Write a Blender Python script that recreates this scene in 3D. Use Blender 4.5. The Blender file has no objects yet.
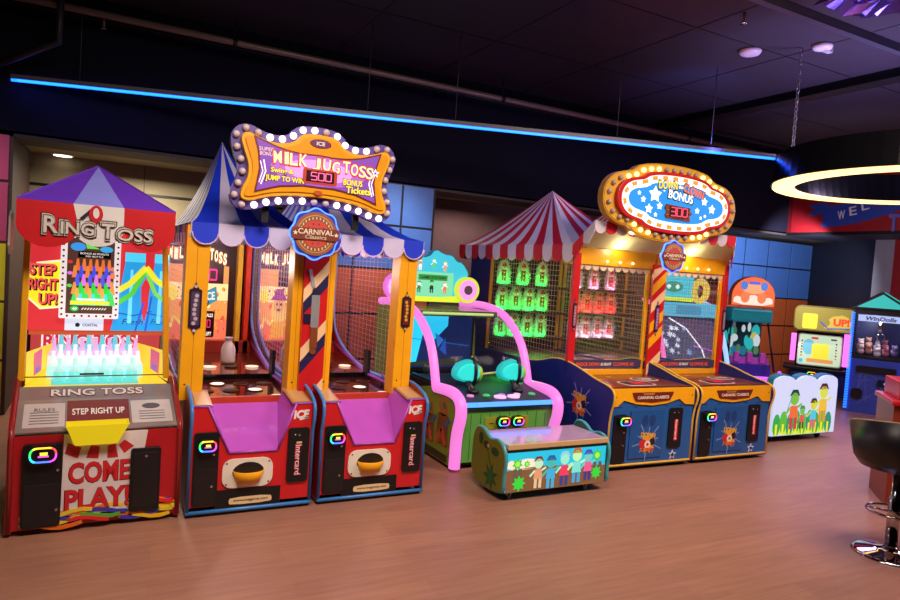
import bpy, bmesh, math, random
from mathutils import Matrix, Vector
random.seed(7)
C = bpy.context.scene.collection
SC = bpy.context.scene
PI = math.pi

# ------------------------------------------------------------------ camera, world, light, exposure
def R(a): return math.radians(a)
def cam_axes(y, p, r):
    cy, sy = math.cos(y), math.sin(y)
    f = Vector((sy*math.cos(p), cy*math.cos(p), -math.sin(p)))
    rt = Vector((cy, -sy, 0)); up = rt.cross(f)
    return math.cos(r)*rt+math.sin(r)*up, -math.sin(r)*rt+math.cos(r)*up, f
rt, up, fw = cam_axes(R(27.6), R(2.75), R(3.9))
cd = bpy.data.cameras.new('camera'); cam = bpy.data.objects.new('camera', cd); C.objects.link(cam)
cam.matrix_world = Matrix(((rt.x, up.x, -fw.x, 0), (rt.y, up.y, -fw.y, 0), (rt.z, up.z, -fw.z, 1.6), (0, 0, 0, 1)))
cd.sensor_width = 36; cd.lens = 26.4; cd.clip_start = .05
SC.camera = cam
w = bpy.data.worlds.new('world'); SC.world = w; w.use_nodes = True
w.node_tree.nodes['Background'].inputs[0].default_value = (.30, .26, .42, 1)
w.node_tree.nodes['Background'].inputs[1].default_value = .065
SC.view_settings.view_transform = 'Standard'; SC.view_settings.look = 'None'
SC.view_settings.gamma = 1; SC.view_settings.use_curve_mapping = False
SC.view_settings.exposure = 0.0

def lamp(name, kind, loc, power, col, size=.3, size_y=None, target=None, spot=None, spread=None):
    l = bpy.data.lights.new(name, kind); l.energy = power; l.color = col
    if kind == 'AREA':
        l.size = size
        if spread: l.spread = R(spread)
        if size_y: l.shape = 'RECTANGLE'; l.size_y = size_y
    else: l.shadow_soft_size = size
    if spot: l.spot_size = R(spot); l.spot_blend = .7
    o = bpy.data.objects.new(name, l); C.objects.link(o); o.location = loc
    if target: o.rotation_euler = (Vector(target)-Vector(loc)).to_track_quat('-Z', 'Y').to_euler()
    return o
lamp('overhead_key_light', 'AREA', (.8, 1.9, 3.6), 72, (1, .83, .70), 1.8, .9, (1.0, 4.0, .3), spread=125)  # broad key lamps standing in for unseen ceiling downlights
lamp('overhead_key_light', 'AREA', (4.2, 1.9, 3.6), 76, (1, .80, .70), 1.8, .9, (4.3, 4.1, .3), spread=125)
lamp('overhead_key_light', 'AREA', (8.6, 2.6, 3.5), 54, (.74, .56, 1), 1.6, 1.0, (7.2, 4.0, 0), spread=120)
lamp('recess_and_fill_light', 'AREA', (.3, 7.9, 2.4), 46, (1, .86, .66), .6, .5, (.3, 7.9, 0))
lamp('recess_and_fill_light', 'AREA', (4.3, 7.7, 2.42), 9, (1, .66, .62), .8, .5, (4.3, 7.7, 0))
lamp('recess_and_fill_light', 'SPOT', (9.2, 6.2, 2.38), 210, (.86, .88, 1), .05, target=(10.6, 8.0, 1.5), spot=110)  # added fill: floating spot that brightens the right-hand tiles, no fitting here
lamp('bulkhead_fill_light', 'SPOT', (7.6, 5.2, 1.9), 55, (1, .8, .9), .3, target=(9.8, 5.6, 2.9), spot=140)  # added floating spot to brighten the red bulkhead and its lettering
lamp('recess_and_fill_light', 'SPOT', (3.0, 6.3, 2.9), 90, (1, .90, .84), .2, target=(2.8, 7.1, 1.2), spot=75)  # added fill in front of the bulkhead, brightens the middle pier tiles
lamp('recess_and_fill_light', 'SPOT', (-1.6, 6.2, 3.2), 60, (1, .93, .90), .2, target=(-1.2, 7.1, 1.4), spot=70)  # added fill in front of the bulkhead, brightens the left pier tiles
lamp('ceiling_fill_light', 'SPOT', (6.2, 3.4, 2.3), 260, (.50, .42, 1), .3, target=(6.2, 4.2, 3.8), spot=130)  # added upward spot without a fitting, tints the ceiling purple
lamp('ceiling_fill_light', 'SPOT', (5.5, 4.9, 2.9), 36, (.16, .22, 1), .1, target=(5.75, 5.5, 3.85), spot=75)  # added spot that makes the blue patch on the ceiling
lamp('ceiling_fill_light', 'SPOT', (4.0, 3.2, 2.4), 36, (1, .30, .40), .2, target=(4.5, 3.9, 3.8), spot=85)  # added spot that makes the red patch on the ceiling
lamp('floor_fill_light', 'SPOT', (7.4, 4.9, 2.3), 150, (.62, .36, 1), .3, target=(7.2, 3.4, 0), spot=95)  # added floating spot, gives the right part of the floor its purple tint

# ------------------------------------------------------------------ materials
def lin(c):
    return tuple(((v/255)/12.92 if v/255 <= .04045 else ((v/255+.055)/1.055)**2.4) for v in c)
MC = {}
def mat(rgb, rough=.5, metal=0, emit=0, name=None, alpha=1, trans=0, coat=0, spec=None):
    key = (tuple(rgb), rough, metal, emit, alpha, trans, coat, spec)
    if key in MC: return MC[key]
    m = bpy.data.materials.new(name or 'mat'); m.use_nodes = True
    nt = m.node_tree; b = nt.nodes['Principled BSDF']; c = lin(rgb)+(1,)
    b.inputs['Base Color'].default_value = c; b.inputs['Roughness'].default_value = rough
    b.inputs['Metallic'].default_value = metal
    if spec is not None: b.inputs['Specular IOR Level'].default_value = spec
    if coat: b.inputs['Coat Weight'].default_value = coat
    if emit:
        b.inputs['Emission Color'].default_value = c; b.inputs['Emission Strength'].default_value = emit
        b.inputs['Base Color'].default_value = tuple(v*.4 for v in c[:3])+(1,)
    else:
        # procedural surface variation: very slight grime in the roughness and tone
        n = nt.nodes.new('ShaderNodeTexNoise'); n.inputs['Scale'].default_value = 9; n.inputs['Detail'].default_value = 4
        tc = nt.nodes.new('ShaderNodeTexCoord'); nt.links.new(tc.outputs['Object'], n.inputs['Vector'])
        mx = nt.nodes.new('ShaderNodeMix'); mx.data_type = 'RGBA'
        mx.inputs[6].default_value = tuple(v*.86 for v in c[:3])+(1,); mx.inputs[7].default_value = tuple(min(1, v*1.1) for v in c[:3])+(1,)
        nt.links.new(n.outputs['Fac'], mx.inputs[0]); nt.links.new(mx.outputs[2], b.inputs['Base Color'])
    if alpha < 1: b.inputs['Alpha'].default_value = alpha
    if trans: b.inputs['Transmission Weight'].default_value = trans
    MC[key] = m
    return m
def glow(rgb, s=1.0): return mat(rgb, .5, 0, s)
def led(rgb, s):
    return mat(rgb, .4, 0, s)
BLACK = mat((14, 13, 17), .45); BLACKG = mat((10, 10, 13), .18)
WHITE = mat((235, 230, 225), .5); CHROME = mat((200, 200, 205), .12, 1)
RED = mat((205, 26, 34), .38, coat=.3); DRED = mat((150, 16, 26), .4, coat=.3)
YEL = mat((250, 172, 16), .42); GOLD = mat((244, 170, 26), .35)
BLUE = mat((30, 92, 160), .4, coat=.2); NAVY = mat((14, 34, 120), .45)
TRIM = mat((58, 128, 205), .35)

# ------------------------------------------------------------------ mesh builder
class MB:
    def __init__(s, xf=None): s.v = []; s.f = []; s.mi = []; s.sm = []; s.mats = []; s.xf = xf
    def idx(s, m):
        if m not in s.mats: s.mats.append(m)
        return s.mats.index(m)
    def add(s, vs, fs, m, smooth=False, xf=None):
        o = len(s.v); X = xf or s.xf
        s.v += [tuple(X @ Vector(p)) if X else tuple(p) for p in vs]
        i = s.idx(m)
        for f in fs: s.f.append([o+k for k in f]); s.mi.append(i); s.sm.append(smooth)
        return s
    def box(s, x0, x1, y0, y1, z0, z1, m, **k):
        v = [(x, y, z) for x in (x0, x1) for y in (y0, y1) for z in (z0, z1)]
        return s.add(v, [(0, 1, 3, 2), (4, 6, 7, 5), (0, 4, 5, 1), (2, 3, 7, 6), (0, 2, 6, 4), (1, 5, 7, 3)], m, **k)
    def prism(s, pts, a, b, m, plane='xz', smooth=False, **k):
        f = {'xz': lambda p, d: (p[0], d, p[1]), 'yz': lambda p, d: (d, p[0], p[1]), 'xy': lambda p, d: (p[0], p[1], d)}[plane]
        n = len(pts)
        v = [f(p, a) for p in pts]+[f(p, b) for p in pts]
        s.add(v, [tuple(range(n)), tuple(range(2*n-1, n-1, -1))], m, **k)
        o = len(s.v)-2*n; i = s.idx(m)
        for q in range(n):
            r = (q+1) % n; s.f.append([o+q, o+n+q, o+n+r, o+r]); s.mi.append(i); s.sm.append(smooth)
        return s
    def art(s, pts, y, m, t=.002): return s.prism(pts, y-t, y, m)      # a thin print standing proud of a face that looks towards -y
    def rect(s, x0, x1, z0, z1, y, m, t=.002): return s.art([(x0, z0), (x1, z0), (x1, z1), (x0, z1)], y, m, t)
    def rrect(s, x0, x1, z0, z1, r, y, m, t=.002): return s.art(rr(x0, x1, z0, z1, r), y, m, t)
    def disc(s, x, z, r, y, m, t=.002, n=20, rz=None): return s.art(ell(x, z, r, rz or r, n), y, m, t)
    def star(s, x, z, r, y, m, n=5, q=.42, t=.002, a=0):
        return s.art([(x+(r if i % 2 == 0 else r*q)*math.sin(a+PI*i/n), z+(r if i % 2 == 0 else r*q)*math.cos(a+PI*i/n)) for i in range(2*n)], y, m, t)
    def stroke(s, pts, w, y, m, t=.002):
        for a, b in zip(pts, pts[1:]):
            dx, dz = b[0]-a[0], b[1]-a[1]; L = math.hypot(dx, dz) or 1; nx, nz = -dz/L*w/2, dx/L*w/2
            s.art([(a[0]+nx, a[1]+nz), (a[0]-nx, a[1]-nz), (b[0]-nx, b[1]-nz), (b[0]+nx, b[1]+nz)], y, m, t)
        return s
    def tube(s, path, r, m, n=8, closed=False, cap=True):
        P = [Vector(p) for p in path]; N = len(P); vs = []; fs = []
        rad = r if isinstance(r, (list, tuple)) else [r]*N
        prev = None
        for i, p in enumerate(P):
            a = P[(i-1) % N] if (closed or i > 0) else p; b = P[(i+1) % N] if (closed or i < N-1) else p
            d = (b-a).normalized() if (b-a).length > 1e-9 else Vector((0, 0, 1))
            u = prev-d*prev.dot(d) if prev else (Vector((0, 0, 1)) if abs(d.z) < .9 else Vector((1, 0, 0))).cross(d)
            u.normalize(); prev = u; v = d.cross(u)
            vs += [p+(u*math.cos(2*PI*k/n)+v*math.sin(2*PI*k/n))*rad[i] for k in range(n)]
        for i in range(N if closed else N-1):
            j = (i+1) % N
            for k in range(n): fs.append((i*n+k, i*n+(k+1) % n, j*n+(k+1) % n, j*n+k))
        s.add(vs, fs, m, True)
        if cap and not closed:
            o = len(s.v)-len(vs); i = s.idx(m)
            for st in (0, (N-1)*n): s.f.append([o+st+k for k in range(n)]); s.mi.append(i); s.sm.append(False)
        return s
    def lathe(s, prof, m, o=(0, 0, 0), n=16, smooth=True, sx=1, sy=1):
        vs = []; fs = []
        for r, z in prof: vs += [(o[0]+sx*r*math.cos(2*PI*k/n), o[1]+sy*r*math.sin(2*PI*k/n), o[2]+z) for k in range(n)]
        for i in range(len(prof)-1):
            for k in range(n): fs.append((i*n+k, i*n+(k+1) % n, (i+1)*n+(k+1) % n, (i+1)*n+k))
        fs.append(tuple(range(n))); fs.append(tuple(range((len(prof)-1)*n, len(prof)*n)))
        return s.add(vs, fs, m, smooth)
    def ball(s, c, r, m, n=12, k=7, sc=(1, 1, 1)):
        prof = [(max(1e-4, math.sin(PI*i/k)), -math.cos(PI*i/k)) for i in range(k+1)]
        vs = []; fs = []
        for a, b in prof: vs += [(c[0]+r*sc[0]*a*math.cos(2*PI*q/n), c[1]+r*sc[1]*a*math.sin(2*PI*q/n), c[2]+r*sc[2]*b) for q in range(n)]
        for i in range(k):
            for q in range(n): fs.append((i*n+q, i*n+(q+1) % n, (i+1)*n+(q+1) % n, (i+1)*n+q))
        return s.add(vs, fs, m, True)
    def text(s, body, x, z, w, h, y, m, t=.003, off=0, rot=0, shear=0):
        vs, fs = text_mesh(body, off)
        if not vs: return s
        X0 = min(v[0] for v in vs); X1 = max(v[0] for v in vs); Y0 = min(v[1] for v in vs); Y1 = max(v[1] for v in vs)
        c, sn = math.cos(rot), math.sin(rot); out = []
        for v in vs:
            a = (v[0]-(X0+X1)/2)/(X1-X0)*w; b = (v[1]-(Y0+Y1)/2)/(Y1-Y0)*h; a += shear*b
            out.append((x+a*c-b*sn, y-(t if v[2] > 0 else 0), z+a*sn+b*c))
        return s.add(out, fs, m)
    def digits(s, txt, x, z, w, h, y, m, t=.002, gap=.28):
        S = {'0': 'abcdef', '1': 'bc', '2': 'abged', '3': 'abgcd', '4': 'fgbc', '5': 'afgcd', '6': 'afgedc', '7': 'abc', '8': 'abcdefg', '9': 'abcdfg'}
        n = len(txt); dw = w/(n+gap*(n-1)); th = dw*.15
        for i, ch in enumerate(txt):
            a = x-w/2+i*dw*(1+gap); b = a+dw; zt = z+h/2; zb = z-h/2
            q = {'a': [(a, zt), (b, zt)], 'd': [(a, zb), (b, zb)], 'g': [(a, z), (b, z)], 'f': [(a, z), (a, zt)], 'b': [(b, z), (b, zt)], 'e': [(a, zb), (a, z)], 'c': [(b, zb), (b, z)]}
            for k in S.get(ch, ''): s.stroke(q[k], th, y, m, t)
        return s
    def build(s, name, parent=None, bevel=0, org=None, seg=2):
        me = bpy.data.meshes.new(name)
        vs = [(v[0]-org[0], v[1]-org[1], v[2]-org[2]) for v in s.v] if org else s.v
        me.from_pydata(vs, [], s.f)
        for m in s.mats: me.materials.append(m)
        me.polygons.foreach_set('material_index', s.mi); me.polygons.foreach_set('use_smooth', s.sm)
        bm = bmesh.new(); bm.from_mesh(me); bmesh.ops.recalc_face_normals(bm, faces=bm.faces); bm.to_mesh(me); bm.free()
        o = bpy.data.objects.new(name, me); C.objects.link(o)
        if parent: o.parent = parent
        if org: o.location = org
        if bevel:
            b = o.modifiers.new('bevel', 'BEVEL'); b.width = bevel; b.segments = seg; b.limit_method = 'ANGLE'; b.angle_limit = R(40)
        return o
TM = {}
def text_mesh(body, off):
    if (body, off) not in TM:
        c = bpy.data.curves.new('txt', 'FONT'); c.body = body; c.extrude = .01; c.offset = off; c.resolution_u = 3
        o = bpy.data.objects.new('txt', c); C.objects.link(o); bpy.context.view_layer.update()
        dg = bpy.context.evaluated_depsgraph_get(); me = bpy.data.meshes.new_from_object(o.evaluated_get(dg))
        TM[(body, off)] = ([tuple(v.co) for v in me.vertices], [tuple(p.vertices) for p in me.polygons])
        bpy.data.objects.remove(o); bpy.data.curves.remove(c); bpy.data.meshes.remove(me)
    return TM[(body, off)]
def ell(x, z, a, b, n=20, a0=0, a1=2*PI): return [(x+a*math.cos(a0+(a1-a0)*i/n), z+b*math.sin(a0+(a1-a0)*i/n)) for i in range(n)]
def rr(x0, x1, z0, z1, r, k=4):
    P = []
    for cx, cz, a in ((x1-r, z0+r, -90), (x1-r, z1-r, 0), (x0+r, z1-r, 90), (x0+r, z0+r, 180)):
        P += [(cx+r*math.cos(R(a+90*i/k)), cz+r*math.sin(R(a+90*i/k))) for i in range(k+1)]
    return P
def scale(pts, f, c=(0, 0), fz=None): return [(c[0]+(p[0]-c[0])*f, c[1]+(p[1]-c[1])*(fz or f)) for p in pts]
def inset(pts, d):
    n = len(pts); A = sum(pts[i][0]*pts[(i+1) % n][1]-pts[(i+1) % n][0]*pts[i][1] for i in range(n)); sg = 1 if A > 0 else -1; out = []
    for i in range(n):
        a = Vector(pts[i-1]); b = Vector(pts[i]); c = Vector(pts[(i+1) % n])
        e1 = (b-a).normalized(); e2 = (c-b).normalized(); nn = Vector((-(e1.y+e2.y), e1.x+e2.x))
        nn = nn.normalized() if nn.length > 1e-6 else Vector((-e1.y, e1.x))
        k = d/max(.5, nn.dot(Vector((-e1.y, e1.x)))); out.append(tuple(b+nn*sg*k))
    return out
def smooth(pts, it=2, closed=True):
    for _ in range(it):
        q = []; n = len(pts)
        for i in range(n if closed else n-1):
            a, b = pts[i], pts[(i+1) % n]
            q += [tuple(.75*a[k]+.25*b[k] for k in range(len(a))), tuple(.25*a[k]+.75*b[k] for k in range(len(a)))]
        pts = q if closed else [pts[0]]+q+[pts[-1]]
    return pts
def walk(pts, step):
    n = len(pts); out = []; acc = 0; L = sum(math.dist(pts[i], pts[(i+1) % n]) for i in range(n)); cnt = round(L/step); st = L/cnt; nxt = 0
    for i in range(n):
        a, b = pts[i], pts[(i+1) % n]; d = math.dist(a, b)
        while nxt < acc+d-1e-9 and len(out) < cnt:
            t = (nxt-acc)/d; out.append((a[0]+(b[0]-a[0])*t, a[1]+(b[1]-a[1])*t)); nxt += st
        acc += d
    return out
def net(mb, poly, sp, m, place, r=.0022, szz=None):
    """wires clipped to a polygon (u,v); place(u,v) gives the 3-D point"""
    n = len(poly)
    for ax, st in ((0, sp), (1, szz or sp)):
        lo = min(p[ax] for p in poly); hi = max(p[ax] for p in poly); c = lo+st/2
        while c < hi:
            xs = []
            for i in range(n):
                a, b = poly[i], poly[(i+1) % n]
                if (a[ax]-c)*(b[ax]-c) < 0:
                    t = (c-a[ax])/(b[ax]-a[ax]); xs.append(a[1-ax]+t*(b[1-ax]-a[1-ax]))
            xs.sort()
            for p, q in zip(xs[::2], xs[1::2]):
                P = [(c, p), (c, q)] if ax == 0 else [(p, c), (q, c)]
                mb.tube([place(*P[0]), place(*P[1])], r, m, 4, cap=False)
            c += st
XP = Matrix.Rotation(-PI/2, 4, 'Z')     # art written for a face looking to -y now looks to -x
def plane_x(x0): return Matrix.Translation((x0, 0, 0)) @ XP   # canonical (a, y, z) -> (x0+y, -a, z)
def thing(name, label, cat, loc=(0, 0, 0), rz=0, group=None):
    o = bpy.data.objects.new(name, None); C.objects.link(o); o.location = loc; o.rotation_euler = (0, 0, rz); o.empty_display_size = .1
    o['label'] = label; o['category'] = cat
    if group: o['group'] = group
    return o
def tag(o, label, cat, group=None, kind=None):
    o['label'] = label; o['category'] = cat
    if group: o['group'] = group
    if kind: o['kind'] = kind
    return o
def struct(o): o['kind'] = 'structure'; return o
def plabel(o, l): o['label'] = l; return o
def kids(o): return [c for c in bpy.data.objects if c.parent == o]
def dup(o, loc, label=None, group=None, parent=None):
    r = o.copy(); C.objects.link(r)
    if parent: r.parent = parent
    if loc is not None: r.location = loc
    if label: r['label'] = label
    if group: r['group'] = group
    for c in kids(o): dup(c, None, parent=r)
    return r

# ------------------------------------------------------------------ the room
def floor_mat():
    m = bpy.data.materials.new('wood_floor'); m.use_nodes = True; nt = m.node_tree; b = nt.nodes['Principled BSDF']
    tc = nt.nodes.new('ShaderNodeTexCoord'); mp = nt.nodes.new('ShaderNodeMapping'); nt.links.new(tc.outputs['Object'], mp.inputs[0])
    mp.inputs['Rotation'].default_value = (0, 0, R(4))
    br = nt.nodes.new('ShaderNodeTexBrick'); nt.links.new(mp.outputs[0], br.inputs['Vector'])
    br.inputs['Scale'].default_value = 1; br.inputs['Brick Width'].default_value = 1.3; br.inputs['Row Height'].default_value = .19
    br.inputs['Mortar Size'].default_value = .0022; br.inputs['Bias'].default_value = 0
    br.inputs['Color1'].default_value = lin((168, 118, 96))+(1,); br.inputs['Color2'].default_value = lin((158, 110, 90))+(1,); br.inputs['Mortar'].default_value = lin((160, 110, 92))+(1,)
    mp2 = nt.nodes.new('ShaderNodeMapping'); nt.links.new(tc.outputs['Object'], mp2.inputs[0]); mp2.inputs['Scale'].default_value = (1.2, 14, 1)
    n = nt.nodes.new('ShaderNodeTexNoise'); nt.links.new(mp2.outputs[0], n.inputs['Vector']); n.inputs['Scale'].default_value = 2.2; n.inputs['Detail'].default_value = 6
    mx = nt.nodes.new('ShaderNodeMix'); mx.data_type = 'RGBA'; mx.blend_type = 'MULTIPLY'; mx.inputs[0].default_value = .5
    cr = nt.nodes.new('ShaderNodeValToRGB'); cr.color_ramp.elements[0].position = .3; cr.color_ramp.elements[0].color = (.55, .5, .48, 1); cr.color_ramp.elements[1].position = .7; cr.color_ramp.elements[1].color = (1, 1, 1, 1)
    nt.links.new(n.outputs['Fac'], cr.inputs[0]); nt.links.new(br.outputs['Color'], mx.inputs[6]); nt.links.new(cr.outputs[0], mx.inputs[7])
    nt.links.new(mx.outputs[2], b.inputs['Base Color']); b.inputs['Roughness'].default_value = .42
    return m
FX0, FX1, FY0, FY1, HC = -4, 13, -3, 9.6, 3.85
struct(MB().box(FX0, FX1, FY0, FY1, -.1, 0, floor_mat()).build('floor'))
def ceil_mat():
    m = mat((58, 50, 60), .75, name='ceiling_black', spec=.25).copy(); nt = m.node_tree; b = nt.nodes['Principled BSDF']
    n = nt.nodes.new('ShaderNodeTexNoise'); n.inputs['Scale'].default_value = 1.6; bp = nt.nodes.new('ShaderNodeBump'); bp.inputs['Strength'].default_value = .25
    nt.links.new(n.outputs['Fac'], bp.inputs['Height']); nt.links.new(bp.outputs[0], b.inputs['Normal']); return m
c = MB(); cm = ceil_mat(); c.box(FX0, FX1, FY0, FY1, HC, HC+.1, cm)
GR = mat((12, 12, 14), .7)
for gx in (2.1, 3.3, 4.5, 5.7): c.box(gx, gx+.012, FY0, 7.07, HC-.004, HC, GR)
for gy in (1.5, 2.9, 4.3, 5.7): c.box(FX0, 9.75, gy, gy+.012, HC-.004, HC, GR)
struct(c.build('ceiling'))
WALLD = mat((34, 30, 40), .7); BEIGE = mat((150, 138, 112), .7); TAUPE = mat((112, 92, 90), .7); FASC = mat((26, 24, 40), .9, spec=.08)
f = MB(); f.box(FX0, 9.85, 7.07, 7.17, 2.53, HC, FASC); struct(f.build('wall_back_bulkhead'))
f = MB(); f.box(FX0, 12.6, 7.17, 9.2, 2.55, 2.60, BEIGE); f.box(FX0, 9.85, 7.07, 7.6, 2.5, 2.55, mat((60, 50, 50), .7)); struct(f.build('trim_recess_ceiling'))
f = MB(); f.box(FX0, 3.35, 8.6, 8.7, 0, 2.55, BEIGE); f.box(3.35, 9.4, 8.25, 8.35, 0, 2.55, TAUPE)
f.box(-2, 2.6, 8.59, 8.6, 2.20, 2.23, BLACK)
for x in (.35, 1.35): f.box(x, x+.008, 8.594, 8.6, 2.23, 2.55, BLACK)
struct(f.build('wall_back'))
# tiled piers: coloured panels with black joints
def tiles(name, x0, xs, y, zs, cols, depth, ret=None):
    m = MB(); m.box(x0, xs[-1]+.02, y, y+depth, 0, zs[-1]+.02, mat((18, 18, 24), .6) if ret is None else ret)
    xx = [x0]+list(xs)
    for a, b in zip(xx, xx[1:]):
        for k, (z0, z1) in enumerate(zip(zs, zs[1:])):
            m.box(a+.012, b-.012, y-.012, y, z0+.012, z1-.012, cols[k])
    return struct(m.build(name, bevel=.004))
TB = mat((74, 118, 196), .4); TO = mat((196, 92, 46), .4); TP = mat((196, 74, 122), .4); TY = mat((220, 214, 40), .4)
zs = [0, .5, 1.02, 1.54, 2.04, 2.53]
tiles('wall_tiled_pier_left', -3.6, (-3.0, -2.44, -1.88, -1.33, -.79), 7.07, [0, .5, 1.03, 1.56, 2.1, 2.57-.05], [TY, TY, TY, TP, TP], 1.4, mat((66, 46, 44), .6))
tiles('wall_tiled_pier_middle', 1.88, (2.44, 2.99, 3.40), 7.08, zs, [TO, TO, TO, TB, TB], 1.1)
tiles('wall_tiled_right', 9.4, (9.98, 10.6, 11.24, 11.88), 8.0, [0, .42, .95, 1.46, 2.02, 2.5], [TO, TO, TO, TB, TB], .3)
# right side: dark wall, white and red panels, red welcome bulkhead
f = MB(); f.prism([(11.9, 8.1), (12.6, 8.1), (11.3, 5.9), (10.78, 6.2)], 0, 2.52, mat((22, 22, 34), .6), 'xy')
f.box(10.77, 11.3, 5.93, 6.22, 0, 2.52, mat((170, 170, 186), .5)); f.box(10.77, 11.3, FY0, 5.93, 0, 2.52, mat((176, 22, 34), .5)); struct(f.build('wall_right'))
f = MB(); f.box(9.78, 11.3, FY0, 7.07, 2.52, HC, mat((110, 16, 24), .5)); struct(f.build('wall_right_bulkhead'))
f = MB(); f.box(9.77, 9.79, FY0, 7.1, 2.50, 2.545, BLACK); struct(f.build('trim_bulkhead_edge'))
f = MB(); f.box(9.79, 12.7, FY0, 7.2, 2.505, 2.52, mat((60, 64, 90), .6)); struct(f.build('trim_right_soffit'))
# closing walls that the photo never shows but which keep the light in
f = MB(); f.box(FX0-.1, FX0, FY0, FY1, 0, HC, WALLD); struct(f.build('wall_left'))
f = MB(); f.box(FX0, FX1, FY0-.1, FY0, 0, HC, WALLD); struct(f.build('wall_front'))
f = MB(); f.box(FX1, FX1+.1, FY0, FY1, 0, HC, WALLD); f.box(FX0, FX1, FY1, FY1+.1, 0, HC, WALLD); struct(f.build('wall_outer'))
# the welcome sign painted on the red bulkhead
s = MB(plane_x(9.78)); s.rect(-7.0, -4.0, 2.55, 3.7, 0, mat((150, 20, 30), .5), .01)
rib = mat((38, 60, 150), .5)
rib = mat((44, 70, 170), .5)
s.art([(-6.72, 2.80), (-6.38, 2.84), (-6.42, 3.0), (-6.72, 2.98), (-6.62, 2.89)], -.01, rib)
a = [(-6.48+1.9*t, 2.62+.62*t*t) for t in [i/10 for i in range(11)]]
s.art(a+[(p[0]+.02, p[1]+.33) for p in reversed(a)], -.013, rib)
for i, ch in enumerate('WELCOME'): s.text(ch, -6.18+i*.17, 2.80+.045*i+.008*i*i, .11, .13, -.016, mat((225, 225, 240), .5), .004, .01, rot=.12+.06*i)
s.text('T', -5.42, 2.66, .14, .24, -.011, mat((90, 110, 210), .5), .01, .03); s.text('O', -5.22, 2.66, .15, .24, -.011, mat((90, 110, 210), .5), .01, .03)
tag(s.build('welcome_sign'), 'red wall sign with blue ribbon reading WELCOME above the claw machine', 'sign')

# ------------------------------------------------------------------ ceiling fittings
o = thing('led_strip_light', 'long suspended bar glowing blue underneath, running above all the game tents', 'light', (2.7, 5.84, 3.0))
A = Vector((-.80, 7.02, 2.98)); B = Vector((6.2, 4.70, 2.98)); d = (B-A).normalized(); org = Vector((2.7, 5.84, 3.0))
sd = Vector((d.y, -d.x, 0))
def bar(m, a, b, hw, z0, z1, mt):
    v = [tuple(p-org+sd*q+Vector((0, 0, z))) for p in (a, b) for q in (-hw, hw) for z in (z0, z1)]
    m.add(v, [(0, 1, 3, 2), (4, 6, 7, 5), (0, 4, 5, 1), (2, 3, 7, 6), (0, 2, 6, 4), (1, 5, 7, 3)], mt)
m = MB(); bar(m, A, B, .02, .012, .05, mat((120, 110, 130), .4)); m.build('housing', o)
m = MB(); bar(m, A, B, .010, -.008, .012, led((16, 96, 255), 4.5)); m.build('light_tube', o)
L = lamp('blue_strip_light', 'AREA', (2.7, 5.84, 2.985), 15, (.03, .12, 1), .03, 7.3, None); L.rotation_euler = (R(14), 0, math.atan2(d.y, d.x)-PI/2); L.rotation_euler = (Matrix.Rotation(math.atan2(d.y, d.x)-PI/2, 3, 'Z') @ Matrix.Rotation(R(40), 3, 'Y')).to_euler()
for t in (.075, .42, .535, .76, .90):
    p = A+(B-A)*t-org; m = MB(); m.tube([(p.x, p.y, .05), (p.x, p.y, HC-3)], .004, mat((90, 88, 96), .4, .5), 6); m.build('hanger_rod', o)
PIPE = mat((150, 124, 120), .35, .3)
def pipe(pts, r, name, label, cat='pipe', m=PIPE, clamps=()):
    o = thing(name, label, cat, pts[0]); q = [tuple(Vector(p)-Vector(pts[0])) for p in pts]
    MB().tube(q, r, m, 10).build('pipe_run', o)
    for c_ in clamps:
        c_ = Vector(c_)-Vector(pts[0]); k = MB(); k.lathe([(r*1.35, -.02), (r*1.35, .02)], BLACK, n=12); k.v = [(c_.x+v[2], c_.y+v[1], c_.z+v[0]) for v in k.v]; k.tube([(c_.x, c_.y, c_.z), (c_.x, c_.y, HC-pts[0][2])], .005, BLACK, 5); k.build('pipe_clamp', o)
pipe([(-3.9, 6.68, 3.6), (9.7, 6.68, 3.6)], .032, 'ceiling_pipe', 'long brownish sprinkler pipe under the ceiling beside the dark bulkhead', clamps=[(x, 6.68, 3.6) for x in (-2, 1.0, 4.0, 7.0)])
pipe([(-3.9, 6.9, 3.62), (9.7, 6.9, 3.62)], .015, 'cable_conduit', 'thin conduit running against the bulkhead behind the sprinkler pipe', 'conduit', BLACK)
pipe([(-.42, 6.5, 3.80), (-.42, 6.5, 3.25), (-.9, 6.85, 3.05)], .03, 'ceiling_pipe', 'dark pipe dropping from the ceiling at the top left corner of the photo', m=mat((40, 36, 40), .5))
# beams and trays
def beam(name, label, x0, x1, y0, y1, z0, z1, m, lip=None):
    o = thing(name, label, 'beam', ((x0+x1)/2, (y0+y1)/2, z0)); c0 = o.location
    b = MB(); b.box(x0-c0[0], x1-c0[0], y0-c0[1], y1-c0[1], 0, z1-z0, m); b.build('web', o, bevel=.004)
    b = MB(); b.box(x0-c0[0]-.03, x1-c0[0]+.03, y0-c0[1], y1-c0[1], -.012, .0, m); b.build('flange', o)
    return o
beam('ceiling_beam', 'black cable tray crossing the ceiling from the bulkhead towards the ring lamp', 6.76, 6.9, -2.9, 7.05, 3.76, HC, BLACK)
beam('ceiling_rail', 'thin dark rail crossing the top right corner of the ceiling', -3.5, 9.7, 3.50, 3.56, 3.79, HC, mat((70, 68, 80), .3))
def detector(loc, label, name='smoke_detector', r=.10):
    o = thing(name, label, 'smoke detector', loc)
    m = MB(); m.lathe([(r*.4, -.045), (r*.85, -.04), (r, -.02), (r, 0)], mat((225, 215, 222), .4), n=24); m.build('cover', o)
    m = MB(); m.lathe([(r*1.06, -.008), (r*1.06, 0)], mat((60, 55, 60), .5), n=24); m.build('base_ring', o); return o
detector((5.32, 4.40, HC), 'plain round white smoke detector on the ceiling left of the hanging chain')
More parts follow.
